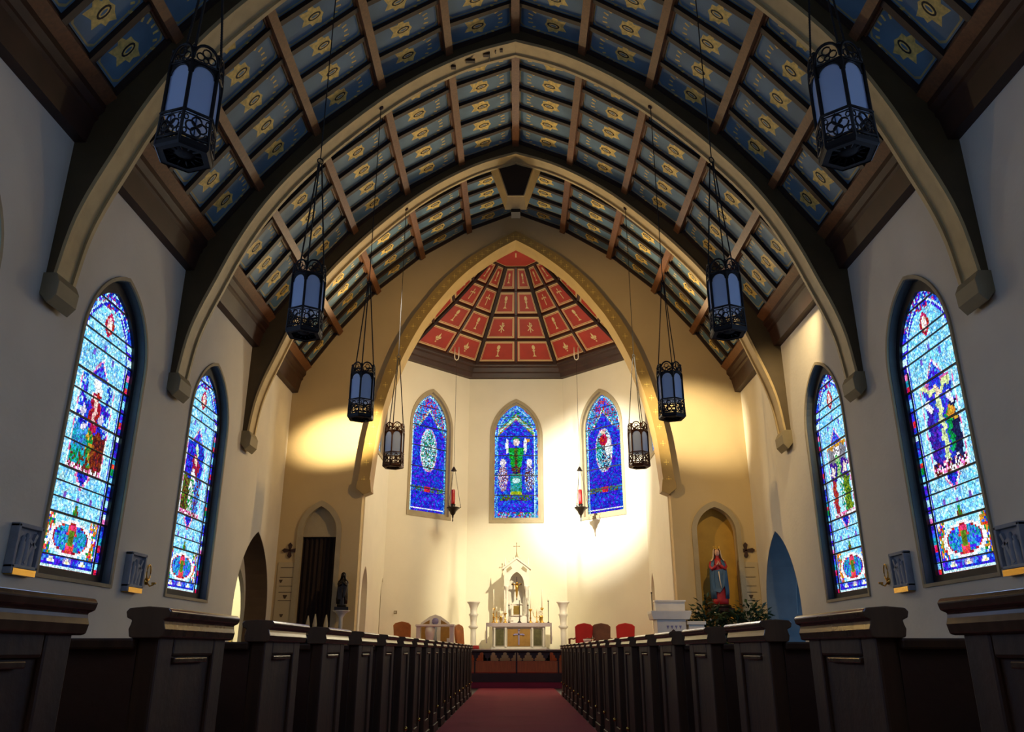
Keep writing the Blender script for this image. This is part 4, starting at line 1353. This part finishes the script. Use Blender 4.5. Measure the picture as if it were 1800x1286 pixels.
for x, y, lb in ((-.55, .1, 'small gold vase of flowers left on the altar'), (.66, .1, 'small gold vase of flowers right on the altar')):
    t = thing('flower_vase', lb, 'vase', (AX + x, AY + y, zt))
    mb = MB(); mb.lathe([(.04, 0), (.02, .03), (.05, .1), (.03, .17), (.045, .2)], 12); mb.build('vase', 'brass', t)
    mb = MB()
    for k in range(26):
        a = rnd.random() * 6.28; r = rnd.random() * .09; mb.ball((r * math.cos(a), r * math.sin(a), .22 + rnd.random() * .14), .022, 6)
    mb.build('flowers', 'candle', t)

# pedestals beside the altar
def pedestal(x, y, lb):
    t = thing('candle_pedestal', lb, 'pedestal', (x, y, .5), 0, 'pedestals flanking the altar')
    H_ = 1.78
    mb = MB(); mb.lathe([(.15, .0), (.15, .08), (.11, .12), (.085, .2), (.085, H_ - .78)], 16); mb.build('shaft', 'marble', t)
    mb = MB(); mb.lathe([(.09, H_ - .80), (.14, H_ - .76), (.15, H_ - .72), (.09, H_ - .68), (.1, H_ - .55), (.12, H_ - .42), (.15, H_ - .38), (.10, H_ - .34), (.11, H_ - .2), (.17, H_ - .05), (.2, H_ - .03), (.2, H_)], 16); mb.build('capital', 'marble', t)
    return t
pedestal(-1.32, 25.6, 'pale fluted pedestal left of the altar')
pedestal(1.43, 25.6, 'pale fluted pedestal right of the altar')

# sanctuary lamps
def lamp(x, y, lb, topx):
    t = thing('sanctuary_lamp', lb, 'lamp', (x, y, 4.72), 0, 'hanging sanctuary lamps')
    mb = MB(); mb.lathe([(.005, 0), (.02, .04), (.012, .1), (.03, .16), (.03, .2), (.08, .26), (.1, .32), (.19, .42), (.21, .44), (.2, .46), (.1, .42), (.07, .5), (.08, .56)], 16)
    for k in range(3):
        a = R(90 + 120 * k + 30); mb.tube([(.15 * math.cos(a), .15 * math.sin(a), .4), (.25 * math.cos(a), .25 * math.sin(a), .47), (.23 * math.cos(a), .23 * math.sin(a), .55)], .015, 6)
    mb.build('bowl', 'blackbronze', t)
    mb = MB(); mb.lathe([(.06, .56), (.065, .62), (.06, 1.0), (.05, 1.03)], 14); mb.build('candle_glass', 'redglass', t)
    mb = MB()
    for k in range(3):
        a = R(90 + 120 * k + 30); mb.tube([(.23 * math.cos(a), .23 * math.sin(a), .55), (.04 * math.cos(a), .04 * math.sin(a), 1.66)], .006, 5)
    mb.tube([(0, 0, 1.75), (0, 0, 5.5)], .006, 5)
    mb.build('chain', 'chain', t)
    mb = MB(); mb.lathe([(.1, 1.64), (.08, 1.67), (.02, 1.78)], 12); mb.build('crown', 'blackbronze', t)
    mb = MB()
    u = [(-.07, 5.95), (-.07, 5.6), (-.055, 5.52), (0, 5.48), (.055, 5.52), (.07, 5.6), (.07, 5.95)]
    mb.tube([(a, 0, b) for a, b in u], .018, 8); mb.build('hook', 'candle', t)
lamp(-2.03, 25.55, 'red sanctuary lamp hanging left of the centre window', 0)
lamp(2.06, 25.55, 'red sanctuary lamp hanging right of the centre window', 0)

# chairs
def chair(name, loc, rz, lb, back, seat, grp=None, arms=True, h=1.08, w=.56):
    t = thing(name, lb, 'chair', loc, rz, grp)     # faces local -y
    for x in (-w / 2 + .03, w / 2 - .03):
        mb = MB(); mb.box(x - .022, x + .022, -.25, -.205, 0, .66 if arms else .42); mb.build('leg', 'brownwood', t)
        mb = MB(); mb.box(x - .022, x + .022, .2, .245, 0, .5); mb.build('leg', 'brownwood', t)
        if arms:
            mb = MB(); mb.tube([(x, -.27, .66), (x, -.1, .68), (x, .1, .67), (x, .24, .7)], .022, 6); mb.build('armrest', 'brownwood', t)
    mb = MB(); mb.box(-w / 2 + .02, w / 2 - .02, -.26, .24, .4, .5); mb.build('seat', seat, t, bevel=.03)
    mb = MB()
    pts = [(-w / 2 + .04, .46), (w / 2 - .04, .46), (w / 2 - .01, h - .07), (w / 2 - .08, h - .01), (0, h + .03), (-w / 2 + .08, h - .01), (-w / 2 + .01, h - .07)]
    mb.prism(pts, lambda a, b, d: (a, d + (b - .46) * .12, b), .2, .26); mb.build('backrest', back, t, bevel=.012)
    return t
chair('side_chair', (-3.1, 23.7, .5), R(160), 'wooden backed chair with red seat at the far left of the sanctuary', 'chairwood', 'velvet', arms=False, h=1.1)
chair('side_chair', (-1.4, 24.1, .5), R(68), 'wooden chair with red seat seen side on, left of the altar', 'chairwood', 'velvet', arms=False, h=1.05)
chair('armchair', (1.82, 23.9, .5), R(-25), 'red upholstered armchair nearest the altar on the right', 'velvet', 'velvet', 'armchairs on the right of the sanctuary')
chair('armchair', (2.44, 23.9, .5), R(0), 'brown backed armchair between two red ones', 'brownwood', 'velvet', 'armchairs on the right of the sanctuary')
chair('armchair', (3.05, 23.8, .5), R(-15), 'red upholstered armchair farthest right in the sanctuary', 'velvet', 'velvet', 'armchairs on the right of the sanctuary')

# presider's bench with gold back, and white credence table
t = thing('celebrant_chair', 'white celebrant chair with arched gold panelled back behind the white table', 'chair', (-2.42, 24.9, .5))
mb = MB()
pts = [(-.48, .0), (.48, .0), (.48, 1.0), (.42, 1.15), (.17, 1.32), (0, 1.38), (-.17, 1.32), (-.42, 1.15), (-.48, 1.0)]
mb.prism(pts, lambda a, b, d: (a, d, b), 0, .08); mb.build('backrest', 'marble', t, bevel=.01)
for s in (-1, 1):
    mb = MB(); mb.prism([(s * .17, .5), (s * .43, .5), (s * .43, 1.02), (s * .38, 1.1), (s * .17, 1.22)], lambda a, b, d: (a, d, b), -.012, 0); mb.build('back_panel', 'goldcloth', t)
    mb = MB(); mb.box(s * .44 - .04, s * .44 + .04, -.55, 0, .1, .7); mb.build('armrest', 'marble', t)
mb = MB(); mb.lathe([(.09, 0), (.1, .01), (.1, .02)], 20, (0, 0, 0)); 
for v in range(len(mb.v)): p = mb.v[v]; mb.v[v] = Vector((p.x, -p.z - .0, p.y + 1.18))
mb.build('emblem', 'lilac', t)
mb = MB(); mb.lathe([(.06, .6), (.07, .7), (.05, .85), (.07, 1.0), (.02, 1.08)], 12, (0, -.04, 0)); mb.build('centre_ornament', 'relief', t)
mb = MB(); mb.box(-.44, .44, -.55, 0, .35, .45); mb.build('seat', 'cloth', t)
t = thing('credence_table', 'white marble table with a bulbous central support in front of the gold backed chair', 'table', (-2.3, 23.8, .5))
mb = MB(); mb.box(-.55, .55, -.2, .2, 1.0, 1.06); mb.build('table_top', 'marble', t, bevel=.008)
mb = MB(); mb.lathe([(.12, 0), (.1, .2), (.06, .4), (.06, .5), (.12, .72), (.14, .85), (.13, 1.0)], 16, (-.15, -.06, 0)); mb.build('support', 'marble', t)
mb = MB(); mb.box(.42, .53, -.15, .15, 0, 1.0); mb.build('leg', 'marble', t)
mb = MB(); mb.box(-.53, -.42, -.15, .15, 0, 1.0); mb.build('leg', 'marble', t)
mb = MB(); mb.box(-.45, .45, .05, .15, .3, .42); mb.box(-.45, .45, .05, .15, .5, .56); mb.build('stretcher', 'marble', t)

# small finger-bowl beside the right chairs
t = thing('white_urn', 'small white urn in front of the right armchairs', 'urn', (1.95, 23.2, .5))
mb = MB(); mb.lathe([(.09, 0), (.05, .08), (.04, .5), (.1, .6), (.12, .66)], 14); mb.build('body', 'marble', t)

# ambo on the right
t = thing('ambo', 'white marble reading desk with a shield emblem right of the chancel arch', 'lectern', (3.68, 20.2, .14))
mb = MB(); mb.box(-.33, .36, -.25, .25, 0, 1.42); mb.build('body', 'marble', t, bevel=.01)
mb = MB(); mb.prism([(-.42, 1.42), (.44, 1.42), (.5, 1.56), (.5, 1.62), (-.46, 1.62), (-.46, 1.56)], lambda a, b, d: (a, d, b), -.3, .3); mb.build('desk_slab', 'marble', t, bevel=.008)
mb = MB(); mb.box(-.3, .42, .05, .2, 1.62, 1.86); mb.box(-.32, .44, .0, .22, 1.84, 1.88); mb.build('book_rest', 'marble', t, bevel=.006)
mb = MB(); mb.tube([(-.4, -.1, 1.62), (-.4, -.1, 2.02)], .01, 6); mb.ball((-.4, -.1, 2.04), .02, 8); mb.build('microphone', 'iron', t)
mb = MB(); mb.prism([(0, .9), (.07, 1.0), (.07, 1.14), (0, 1.2), (-.07, 1.14), (-.07, 1.0)], lambda a, b, d: (a + .05, d, b), -.262, -.25); mb.build('shield_emblem', 'cornice', t)
mb = MB()
for k in range(4): mb.prism([(-.16 + .1 * k, 1.28), (-.1 + .1 * k, 1.28), (-.13 + .1 * k, 1.2)], lambda a, b, d: (a + .05, d, b), -.258, -.25)
mb.build('scalloped_ornament', 'lilac', t)
t = thing('fluted_stand', 'short white fluted stand between the reading desk and the plants', 'stand', (4.28, 20.1, .14))
mb = MB(); mb.box(-.18, .18, -.18, .18, 0, 1.3)
for k in range(5): mb.tube([(-.13 + .065 * k, -.19, .1), (-.13 + .065 * k, -.19, 1.2)], .02, 6)
mb.build('shaft', 'marble', t)
mb = MB(); mb.box(-.22, .22, -.22, .22, 1.3, 1.38); mb.build('top_slab', 'marble', t, bevel=.01)

# ------------------------------------------------------------------ statues
def robe(mb, prof, c=(0, 0, 0), folds=9, amp=.06, n=36, mi=0):
    """prof: (z, rx, ry, cx, cy)"""
    P = []
    for z, rx, ry, cx, cy in prof:
        for k in range(n):
            a = 2 * PI * k / n
            f = 1 + amp * math.sin(folds * a + z * 2) * min(1, rx * 5)
            P.append((c[0] + cx + rx * f * math.cos(a), c[1] + cy + ry * f * math.sin(a), c[2] + z))
    fs = []
    for i in range(len(prof) - 1):
        for k in range(n): fs.append((i * n + k, i * n + (k + 1) % n, (i + 1) * n + (k + 1) % n, (i + 1) * n + k))
    fs += [tuple(range(n))[::-1], tuple(range((len(prof) - 1) * n, len(prof) * n))]
    mb.faces(P, fs, mi, smooth=True)

def madonna(t, mats, k=1.0, crown=True):
    red, blue, skin, veil = mats
    S = lambda *a: tuple(x * k for x in a)
    # one continuous body under the robes: feet to head
    mb = MB(); robe(mb, [S(0, .2, .17, 0, 0), S(.12, .2, .17, 0, 0), S(.45, .165, .14, 0, 0), S(.75, .15, .12, .01, 0), S(.95, .16, .12, .01, 0), S(1.08, .17, .11, 0, 0), S(1.14, .09, .07, 0, 0), S(1.18, .045, .045, 0, 0), S(1.22, .045, .048, 0, -.005), S(1.26, .05, .05, 0, 0), S(1.32, .05, .05, 0, .005), S(1.38, .04, .04, 0, .005), S(1.4, .02, .02, 0, 0)], folds=7, amp=.03)
    bod = mb.build('body', red, t)
    mb = MB()
    mb.ball(S(0, -.02, 1.31), .074 * k, 16, sx=.9, sy=1, sz=1.25)
    mb.tube([S(0, -.095, 1.335), S(0, -.108, 1.30)], .009 * k, 6)
    for s in (-1, 1): mb.ball(S(s * .025, -.09, 1.335), .008 * k, 6)
    mb.tube([S(-.018, -.095, 1.272), S(.018, -.095, 1.272)], .005 * k, 5)
    mb.build('face', skin, t)
    # veil over the head
    mb = MB()
    n = 20; P = []; prof = [(1.44, .02), (1.42, .07), (1.36, .1), (1.27, .11), (1.18, .125), (1.1, .18)]
    for z, r in prof:
        for j in range(n + 1):
            a = R(-40 + 260 * j / n); P.append(S(r * math.cos(a), r * .95 * math.sin(a) + .01, z))
    fs = []
    for i in range(len(prof) - 1):
        for j in range(n): fs.append((i * (n + 1) + j, i * (n + 1) + j + 1, (i + 1) * (n + 1) + j + 1, (i + 1) * (n + 1) + j))
    mb.faces(P, fs, 0, True); mb.build('veil', veil, t)
    # mantle: open in front, falling from shoulders to knees
    mb = MB(); P = []; n = 30
    prof = [(1.12, .15, .12), (1.0, .2, .16), (.8, .215, .17), (.6, .225, .18), (.35, .235, .19), (.16, .22, .18)]
    for z, rx, ry in prof:
        for j in range(n + 1):
            a = R(-64 + 300 * j / n + (6 if z < .5 else 0)); f = 1 + .05 * math.sin(11 * a)
            P.append(S(rx * f * math.cos(a), ry * f * math.sin(a), z))
    fs = []
    for i in range(len(prof) - 1):
        for j in range(n): fs.append((i * (n + 1) + j, i * (n + 1) + j + 1, (i + 1) * (n + 1) + j + 1, (i + 1) * (n + 1) + j))
    mb.faces(P, fs, 0, True)
    # folds of the mantle drawn across the lap
    mb.faces([S(-.2, -.1, .84), S(.17, -.13, .9), S(.2, -.13, .74), S(.1, -.19, .45), S(-.02, -.2, .3), S(-.18, -.15, .35)], [(0, 1, 2, 3, 4, 5)], 0)
    o = mb.build('mantle', blue, t)
    so = o.modifiers.new('thick', 'SOLIDIFY'); so.thickness = .012 * k
    # sleeves and joined hands
    for s in (-1, 1):
        mb = MB(); mb.tube([S(s * .15, .0, 1.07), S(s * .19, -.04, .95), S(s * .16, -.13, .88), S(s * .05, -.17, .98)], .055 * k, 10, r1=.032 * k); mb.build('sleeve', red, t)
        mb = MB()
        mb.tube([S(s * .04, -.17, .985), S(s * .012, -.185, 1.04)], .02 * k, 8, r1=.014 * k)
        for j in range(4): mb.tube([S(s * .008, -.175 - .009 * j, 1.03), S(s * .006, -.18 - .009 * j, 1.075 + (.012 if j in (1, 2) else 0))], .006 * k, 5, r1=.0045 * k)
        mb.tube([S(s * .015, -.2, 1.02), S(s * .006, -.212, 1.05)], .006 * k, 5)
        mb.build('hand', skin, t)
    mb = MB(); mb.tube([S(-.01, -.21, .82), S(.0, -.215, .6), S(.03, -.215, .4)], .014 * k, 6); mb.build('girdle', veil, t)
    if crown:
        mb = MB()
        for j in range(8):
            a = 2 * PI * j / 8; mb.tube([S(.065 * math.cos(a), .065 * math.sin(a), 1.4), S(.08 * math.cos(a), .08 * math.sin(a), 1.48)], .009 * k, 5)
        mb.lathe([(.066 * k, 1.39 * k), (.07 * k, 1.42 * k)], 16); mb.build('crown', 'gold', t)
t = thing('madonna_statue', 'painted statue of a praying woman in blue mantle and red robe in the golden niche', 'statue', (5.1, 20.72, 1.92), R(-8))
madonna(t, ('robered', 'robeblue', 'skin', 'veil'), .98)
mb = MB(); mb.lathe([(.26, -.06), (.24, .0), (.2, .02)], 20); mb.build('base', 'blackbronze', t)
t = thing('statue_pedestal', 'dark pedestal under the painted statue behind the plants', 'pedestal', (5.1, 20.72, .14))
mb = MB(); mb.lathe([(.3, 0), (.28, .1), (.14, .2), (.12, 1.4), (.2, 1.55)], 8, smooth=False); mb.build('shaft', 'nichegold', t)
mb = MB(); mb.lathe([(.3, 1.55), (.34, 1.62), (.34, 1.71)], 8, smooth=False); mb.build('top', 'cornice', t)

t = thing('bronze_statue', 'small dark bronze robed statue on a white bracket left of the chancel arch', 'statue', (-4.36, 20.68, 1.86), R(10))
madonna(t, ('blackbronze', 'blackbronze', 'blackbronze', 'blackbronze'), .6, crown=False)
mb = MB(); mb.box(-.17, .17, -.13, .13, -.06, .02); mb.build('base', 'blackbronze', t)
t = thing('statue_bracket', 'white wall bracket under the small dark bronze statue', 'bracket', (-4.36, 20.7, 1.18))
mb = MB(); mb.lathe([(.05, 0), (.05, .45), (.12, .55), (.2, .6), (.22, .62)], 14); mb.build('column', 'marble', t)
mb = MB(); mb.lathe([(.08, -1.04), (.08, -.9), (.045, -.85), (.045, 0)], 12); mb.build('foot', 'marble', t)

# plants
def bush(x, y, z0, rad, hgt, lb, seed, n=420, grp='plants around the statue'):
    r_ = random.Random(seed)
    t = thing('potted_plant', lb, 'plant', (x, y, z0))
    mb = MB(); mb.lathe([(.14, 0), (.2, .3), (.21, .32)], 14); mb.build('pot', 'pot', t)
    mb = MB()
    for i in range(n):
        a = r_.random() * 2 * PI; e = r_.random()
        rr = rad * math.sqrt(r_.random())
        c = Vector((rr * math.cos(a), rr * math.sin(a) * .7, .35 + hgt * (e * (1 - .45 * (rr / rad) ** 2)) + .12 * math.sin(3 * a)))
        d = Vector((math.cos(a + r_.uniform(-.8, .8)), math.sin(a + r_.uniform(-.8, .8)) * .8, r_.uniform(-.4, .9))).normalized()
        sd = d.cross(Vector((r_.uniform(-1, 1), r_.uniform(-1, 1), 1))).normalized()
        L = r_.uniform(.1, .22); w = L * .22
        up = sd.cross(d).normalized() * .015
        mb.face([c, c + d * L * .5 + sd * w + up, c + d * L, c + d * L * .5 - sd * w + up])
    for i in range(14):
        a = r_.random() * 2 * PI; rr = rad * .8
        mb.tube([(0, 0, .3), (rr * .4 * math.cos(a), rr * .3 * math.sin(a), .3 + hgt * .5), (rr * math.cos(a), rr * .7 * math.sin(a), .3 + hgt * r_.uniform(.5, 1))], .008, 4)
    mb.build('foliage', 'leaf', t)
    if 'flower' in lb or 'pink' in lb:
        mb = MB()
        for i in range(9):
            a = r_.random() * 6.28; mb.ball((rad * .6 * math.cos(a), -rad * .5, .4 + hgt * r_.random() * .7), .028, 6)
        mb.build('flowers', 'veil', t)
bush(4.62, 20.35, .75, .44, .95, 'bushy dark green plant with pale flowers left of the painted statue', 3)
bush(5.62, 20.2, .75, .55, .9, 'wide bushy dark green plant right of the painted statue', 5, 560)
for x, lb in ((4.62, 'dark plant stand left of the statue pedestal'), (5.62, 'dark plant stand right of the statue pedestal')):
    t = thing('plant_stand', lb, 'stand', (x, 20.28, .14))
    mb = MB(); mb.box(-.2, .2, -.16, .16, .56, .6); mb.build('top', 'pewdark', t)
    for sx in (-1, 1):
        for sy in (-1, 1):
            mb = MB(); mb.box(sx * .17 - .02, sx * .17 + .02, sy * .13 - .02, sy * .13 + .02, 0, .56); mb.build('leg', 'pewdark', t)

# votive candle stand, left
t = thing('votive_stand', 'dark iron votive stand before the curtained doorway', 'stand', (-4.86, 20.3, .14))
mb = MB(); mb.box(-.4, .4, -.2, .2, 1.0, 1.08); mb.box(-.36, .36, -.18, .18, .3, .34); mb.build('tray', 'iron', t)
for sx in (-1, 1):
    for sy in (-1, 1):
        mb = MB(); mb.box(sx * .35 - .02, sx * .35 + .02, sy * .16 - .02, sy * .16 + .02, 0, 1.0); mb.build('leg', 'iron', t)
mb = MB(); mb.box(-.35, .35, .15, .18, .35, 1.0); mb.build('back_panel', 'iron', t)
for k, (x, h) in enumerate(((-.2, .44), (-.03, .48), (.24, .46))):
    t = thing('glass_candle', ['tall clear glass candle at the left of the votive stand', 'tall clear glass candle in the middle of the votive stand', 'tall clear glass candle at the right of the votive stand'][k], 'candle', (-4.86 + x, 20.25, 1.22), 0, 'glass candles on the votive stand')
    mb = MB(); mb.lathe([(.035, 0), (.05, .06), (.055, h * .5), (.03, h * .8), (.012, h)], 12); mb.build('glass', 'glassclear', t)
    mb = MB(); mb.lathe([(.02, .01), (.02, h * .6)], 8); mb.build('wax', 'candle', t)

# painted wall panels with crosses either side
for s, x in ((-1, -5.86), (1, 5.92)):
    side = 'left' if s < 0 else 'right'
    t = thing('wall_cross', 'small flared bronze cross on the chancel wall at far %s' % side, 'cross', (x, YW - .02, 3.3))
    mb = MB()
    for a in range(4):
        c, q = math.cos(a * PI / 2), math.sin(a * PI / 2)
        L = .2 if a != 3 else .24
        pr = [(-.02, 0), (.02, 0), (.055, L * .7), (0, L), (-.055, L * .7)]
        mb.prism([(c * u - q * v, q * u + c * v) for u, v in pr], lambda p, b, d: (p, d, b), -.02, .018)
    mb.lathe([(.05, -.0), (.05, .01)], 12)
    mb.build('cross', 'cornice', t)
    t = thing('hymn_board', 'pale lettered panel with small symbols below the %s wall cross' % side, 'panel', (x + .02 * s, YW - .015, 1.5))
    mb = MB(); mb.box(-.24, .24, -.01, .012, 0, 1.5); mb.build('board', 'paper', t)
    mb = MB()
    for z in (1.36, 1.12, .9, .75, .55): mb.box(-.17, .16, -.016, -.01, z, z + .012)
    mb.build('ruled_line', 'ink', t)
    mb = MB()
    for (a, b, r) in ((-.14, 1.04, .05), (.0, .66, .06), (-.05, .2, .05)):
        mb.prism([(a - r, b + r * .5), (a + r, b + r * .5), (a + r * .3, b - r), (a - r * .3, b - r)], lambda p, q, d: (p, d, q), -.016, -.01)
    mb.build('symbol', 'ink', t)

# stations of the cross
def station(s, y, lb, seed):
    r_ = random.Random(seed)
    t = thing('station_plaque', lb, 'relief plaque', (s * W, y, 1.74), 0, 'relief plaques along the nave walls')
    T = Matrix(((0, -s * 1., 0, 0), (-s * -1. * 1., 0, 0, 0), (0, 0, 1, 0), (0, 0, 0, 1)))
    # local: a along the wall, d out from the wall
    def fn(a, b, d): return (-s * d, a, b)
    mb = MB(); mb.prism([(-.26, 0), (.26, 0), (.26, .6), (-.26, .6)], fn, 0, .05); mb.build('panel', 'relief', t)
    mb = MB()
    for a0, a1, b0, b1 in ((-.27, -.22, .0, .6), (.22, .27, .0, .6), (-.27, .27, .56, .61), (-.27, .27, .07, .11)):
        mb.prism([(a0, b0), (a1, b0), (a1, b1), (a0, b1)], fn, 0, .11)
    mb.build('frame', 'relief', t, bevel=.008)
    mb = MB(); mb.prism([(-.24, -.01), (.24, -.01), (.24, .065), (-.24, .065)], fn, 0, .115); mb.build('name_plate', 'brass', t)
    for a, h, lean in ((-.1, .36, .02), (.04, .4, -.02), (.14, .3, .0)):
        mb = MB()
        P = []
        prof = [(.11, .07, .03), (.2, .06, .04), (.11 + h * .6, .055, .045), (.11 + h * .78, .05, .04), (.11 + h * .84, .02, .03), (.11 + h * .92, .033, .04), (.11 + h, .012, .02)]
        n = 10
        for z, r, dd in prof:
            for k in range(n):
                an = 2 * PI * k / n; P.append(fn(a + lean * z * 3 + r * math.cos(an), z, .055 + dd * max(-.2, math.sin(an))))
        fs = []
        for i in range(len(prof) - 1):
            for k in range(n): fs.append((i * n + k, i * n + (k + 1) % n, (i + 1) * n + (k + 1) % n, (i + 1) * n + k))
        mb.faces(P, fs, 0, True); mb.build('figure_relief', 'relief', t)
    mb = MB(); mb.prism([(-.02, .15), (.02, .13), (.2, .5), (.16, .52)], fn, .05, .09); mb.prism([(.0, .42), (.02, .46), (.2, .36), (.18, .33)], fn, .05, .09); mb.build('cross_relief', 'relief', t)
station(-1, 10.1, 'relief plaque on the left wall at the picture edge, before the first window', 1)
station(-1, 13.15, 'relief plaque on the left wall between the two windows', 2)
station(1, 10.05, 'relief plaque on the right wall at the picture edge, before the first window', 3)
station(1, 13.1, 'relief plaque on the right wall between the two windows', 4)
for s in (-1, 1):
    t = thing('candle_bracket', 'small looped bronze candle bracket on the %s wall beside the relief plaque' % ('left' if s < 0 else 'right'), 'wall bracket', (s * W, 13.72, 1.85))
    mb = MB(); mb.lathe([(.06, 0), (.06, .02)], 12)
    for v in range(len(mb.v)): p = mb.v[v]; mb.v[v] = Vector((-s * p.z, p.x, p.y + .1))
    mb.tube([(-s * .02, 0, .08), (-s * .08, 0, .02), (-s * .14, 0, .05)], .014, 6)
    mb.tube([(-s * .03, .07 * math.cos(2 * PI * k / 14), .24 + .13 * math.sin(2 * PI * k / 14)) for k in range(14)], .012, 6, closed=True)
    mb.build('bracket', 'brass', t)
    mb = MB(); mb.lathe([(.035, 0), (.04, .03)], 10, (-s * .14, 0, .05)); mb.build('drip_cup', 'brass', t)

# side chapel contents
t = thing('chapel_altar', 'gilded panelled altar in the bright side chapel through the left archway', 'altar', (-8.55, 23.7, 0))
mb = MB(); mb.box(-.42, .42, -.15, .25, 0, 1.8); mb.build('body', 'cream', t)
mb = MB(); mb.box(-.27, -.22, -.18, -.15, 1.2, 1.75); mb.box(.22, .27, -.18, -.15, 1.2, 1.75); mb.box(-.27, .27, -.18, -.15, 1.7, 1.75); mb.box(-.27, .27, -.18, -.15, 1.2, 1.24); mb.build('panel_frame', 'goldcloth', t)
mb = MB()
for k in range(3): mb.lathe([(.05, 1.27), (.05, 1.5), (.03, 1.53), (.035, 1.6), (.01, 1.64)], 10, (-.14 + .14 * k, -.16, 0), sy=.5)
mb.build('figure_relief', 'goldcloth', t)
for k, (x, z) in enumerate(((-8.75, 2.35), (-8.3, 2.3), (-8.75, 2.75), (-8.3, 2.7))):
    t = thing('wall_sconce', ['small dark wall ornament above the chapel altar, lower left', 'small dark wall ornament above the chapel altar, lower right', 'small dark wall ornament above the chapel altar, upper left', 'small dark wall ornament above the chapel altar, upper right'][k], 'ornament', (x, 23.98, z))
    mb = MB(); mb.lathe([(.01, -.14), (.05, -.02), (.06, .05), (.03, .1)], 8, sy=.4); mb.build('body', 'goldfade' if k < 2 else 'ink', t)
t = thing('blue_chair', 'small blue chair in the side chapel doorway', 'chair', (-7.75, 21.9, 0), R(160))
mb = MB(); mb.box(-.2, .2, .16, .2, .95, 1.2); mb.build('backrest', 'bluechair', t, bevel=.01)
mb = MB(); mb.box(-.22, .22, -.2, .2, .42, .46); mb.build('seat', 'bluechair', t, bevel=.01)
for sx in (-1, 1):
    mb = MB(); mb.box(sx * .18 - .015, sx * .18 + .015, .15, .18, 0, 1.2); mb.build('leg', 'iron', t)
    mb = MB(); mb.box(sx * .18 - .015, sx * .18 + .015, -.18, -.15, 0, .42); mb.build('leg', 'iron', t)

# wall fittings in the apse
t = thing('wall_switch', 'small square switch plate on the angled apse wall', 'switch', (-3.66, 25.22, 1.9), R(-45 + 180))
mb = MB(); mb.box(-.07, .07, .0, .02, 0, .1); mb.build('plate', 'stone', t)
mb = MB(); mb.box(-.03, .03, .02, .03, .025, .075); mb.build('rocker', 'marble', t)

# ------------------------------------------------------------------ lights
def spot(name, loc, target, energy, color, size, blend=.6, radius=.12):
    l = bpy.data.lights.new(name, 'SPOT'); l.energy = energy; l.color = color; l.spot_size = R(size); l.spot_blend = blend; l.shadow_soft_size = radius
    o = bpy.data.objects.new(name, l); COL.objects.link(o); o.location = loc
    o.rotation_euler = (Vector(target) - Vector(loc)).to_track_quat('-Z', 'Y').to_euler()
    return o
def point(name, loc, energy, color, radius=.15):
    l = bpy.data.lights.new(name, 'POINT'); l.energy = energy; l.color = color; l.shadow_soft_size = radius
    o = bpy.data.objects.new(name, l); COL.objects.link(o); o.location = loc
    return o
def area(name, loc, target, energy, color, sx, sy):
    l = bpy.data.lights.new(name, 'AREA'); l.energy = energy; l.color = color; l.shape = 'RECTANGLE'; l.size = sx; l.size_y = sy
    o = bpy.data.objects.new(name, l); COL.objects.link(o); o.location = loc
    o.rotation_euler = (Vector(target) - Vector(loc)).to_track_quat('-Z', 'Y').to_euler()
    return o
WARM = (1, .72, .36); WARM2 = (1, .86, .6); DAY = (.38, .55, 1.0)
area('window_and_fill_light', (0, -3.1, 6.2), (0, 5, 6.2), 60, DAY, 2.4, 4.5)  # added blue fill from behind, mainly for the lantern panes
for s in (-1, 1):
    for y in WIN_Y:
        e = {3.52: 30, 7.52: 30, 11.52: 24, 15.52: 14}[y]
        area('window_and_fill_light', (s * (W - .03), y, 4.0), (0, y, 4.0), e, DAY, 1.7, 4.1)
GOLD = (1, .62, .22)
# lamps fixed behind the second truss, aimed across at the chancel wall and into the apse
spot('wash_light', (5.3, 14.2, 8.5), (-4.62, 21, 6.3), 56000, (1, .8, .48), 8.5, 1.)
spot('wash_light', (-5.3, 14.2, 8.5), (4.5, 21, 6.7), 24000, (1, .82, .52), 13.5, 1.)
spot('wash_light', (5.3, 14.2, 8.5), (-3.2, 21, 6.8), 1700, GOLD, 72, 1.)
spot('wash_light', (-5.3, 14.2, 8.5), (3.2, 21, 6.8), 1800, GOLD, 72, 1.)
spot('wash_light', (5.5, 14.25, 8.0), (6.1, 17.6, 5.6), 600, WARM, 60, .9)
spot('apse_flood', (4.6, 14.2, 9.2), (-.4, 27.3, 2.6), 9500, (1, .88, .6), 23, .9, .05)
spot('apse_flood', (-4.6, 14.2, 9.2), (2.7, 26.5, 6.0), 26000, (1, .94, .8), 26, .95, .05)
point('apse_fill', (0, 22.6, 7.6), 330, (1, .88, .62), .4)  # added fill to brighten the whole apse; no lamp hangs here
# lamps high on the chancel wall reaching back along the ceiling
for s in (-1, 1):
    spot('ceiling_wash', (s * 3.9, 20.75, 8.6), (s * 1.5, 12, 12.6), 420, WARM, 110, .8, .2)
spot('chapel_lamp', (-8.4, 20.0, 3.8), (-8.5, 24, 1.9), 700, (1, .9, .6), 100, .6, .1)
point('alcove_daylight', (7.5, 18.6, 1.3), 45, (.3, .58, 1), .2)
wd = bpy.data.worlds.new('world'); sc.world = wd; wd.use_nodes = True
wd.node_tree.nodes['Background'].inputs[0].default_value = (.2, .3, .5, 1)
wd.node_tree.nodes['Background'].inputs[1].default_value = .0

sc.view_settings.view_transform = 'Standard'
sc.view_settings.look = 'None'
sc.view_settings.gamma = 1
sc.view_settings.use_curve_mapping = False
sc.view_settings.exposure = 0.0
sc.cycles.use_denoising = True
sc.cycles.max_bounces = 8
sc.cycles.diffuse_bounces = 5
sc.cycles.sample_clamp_indirect = 4
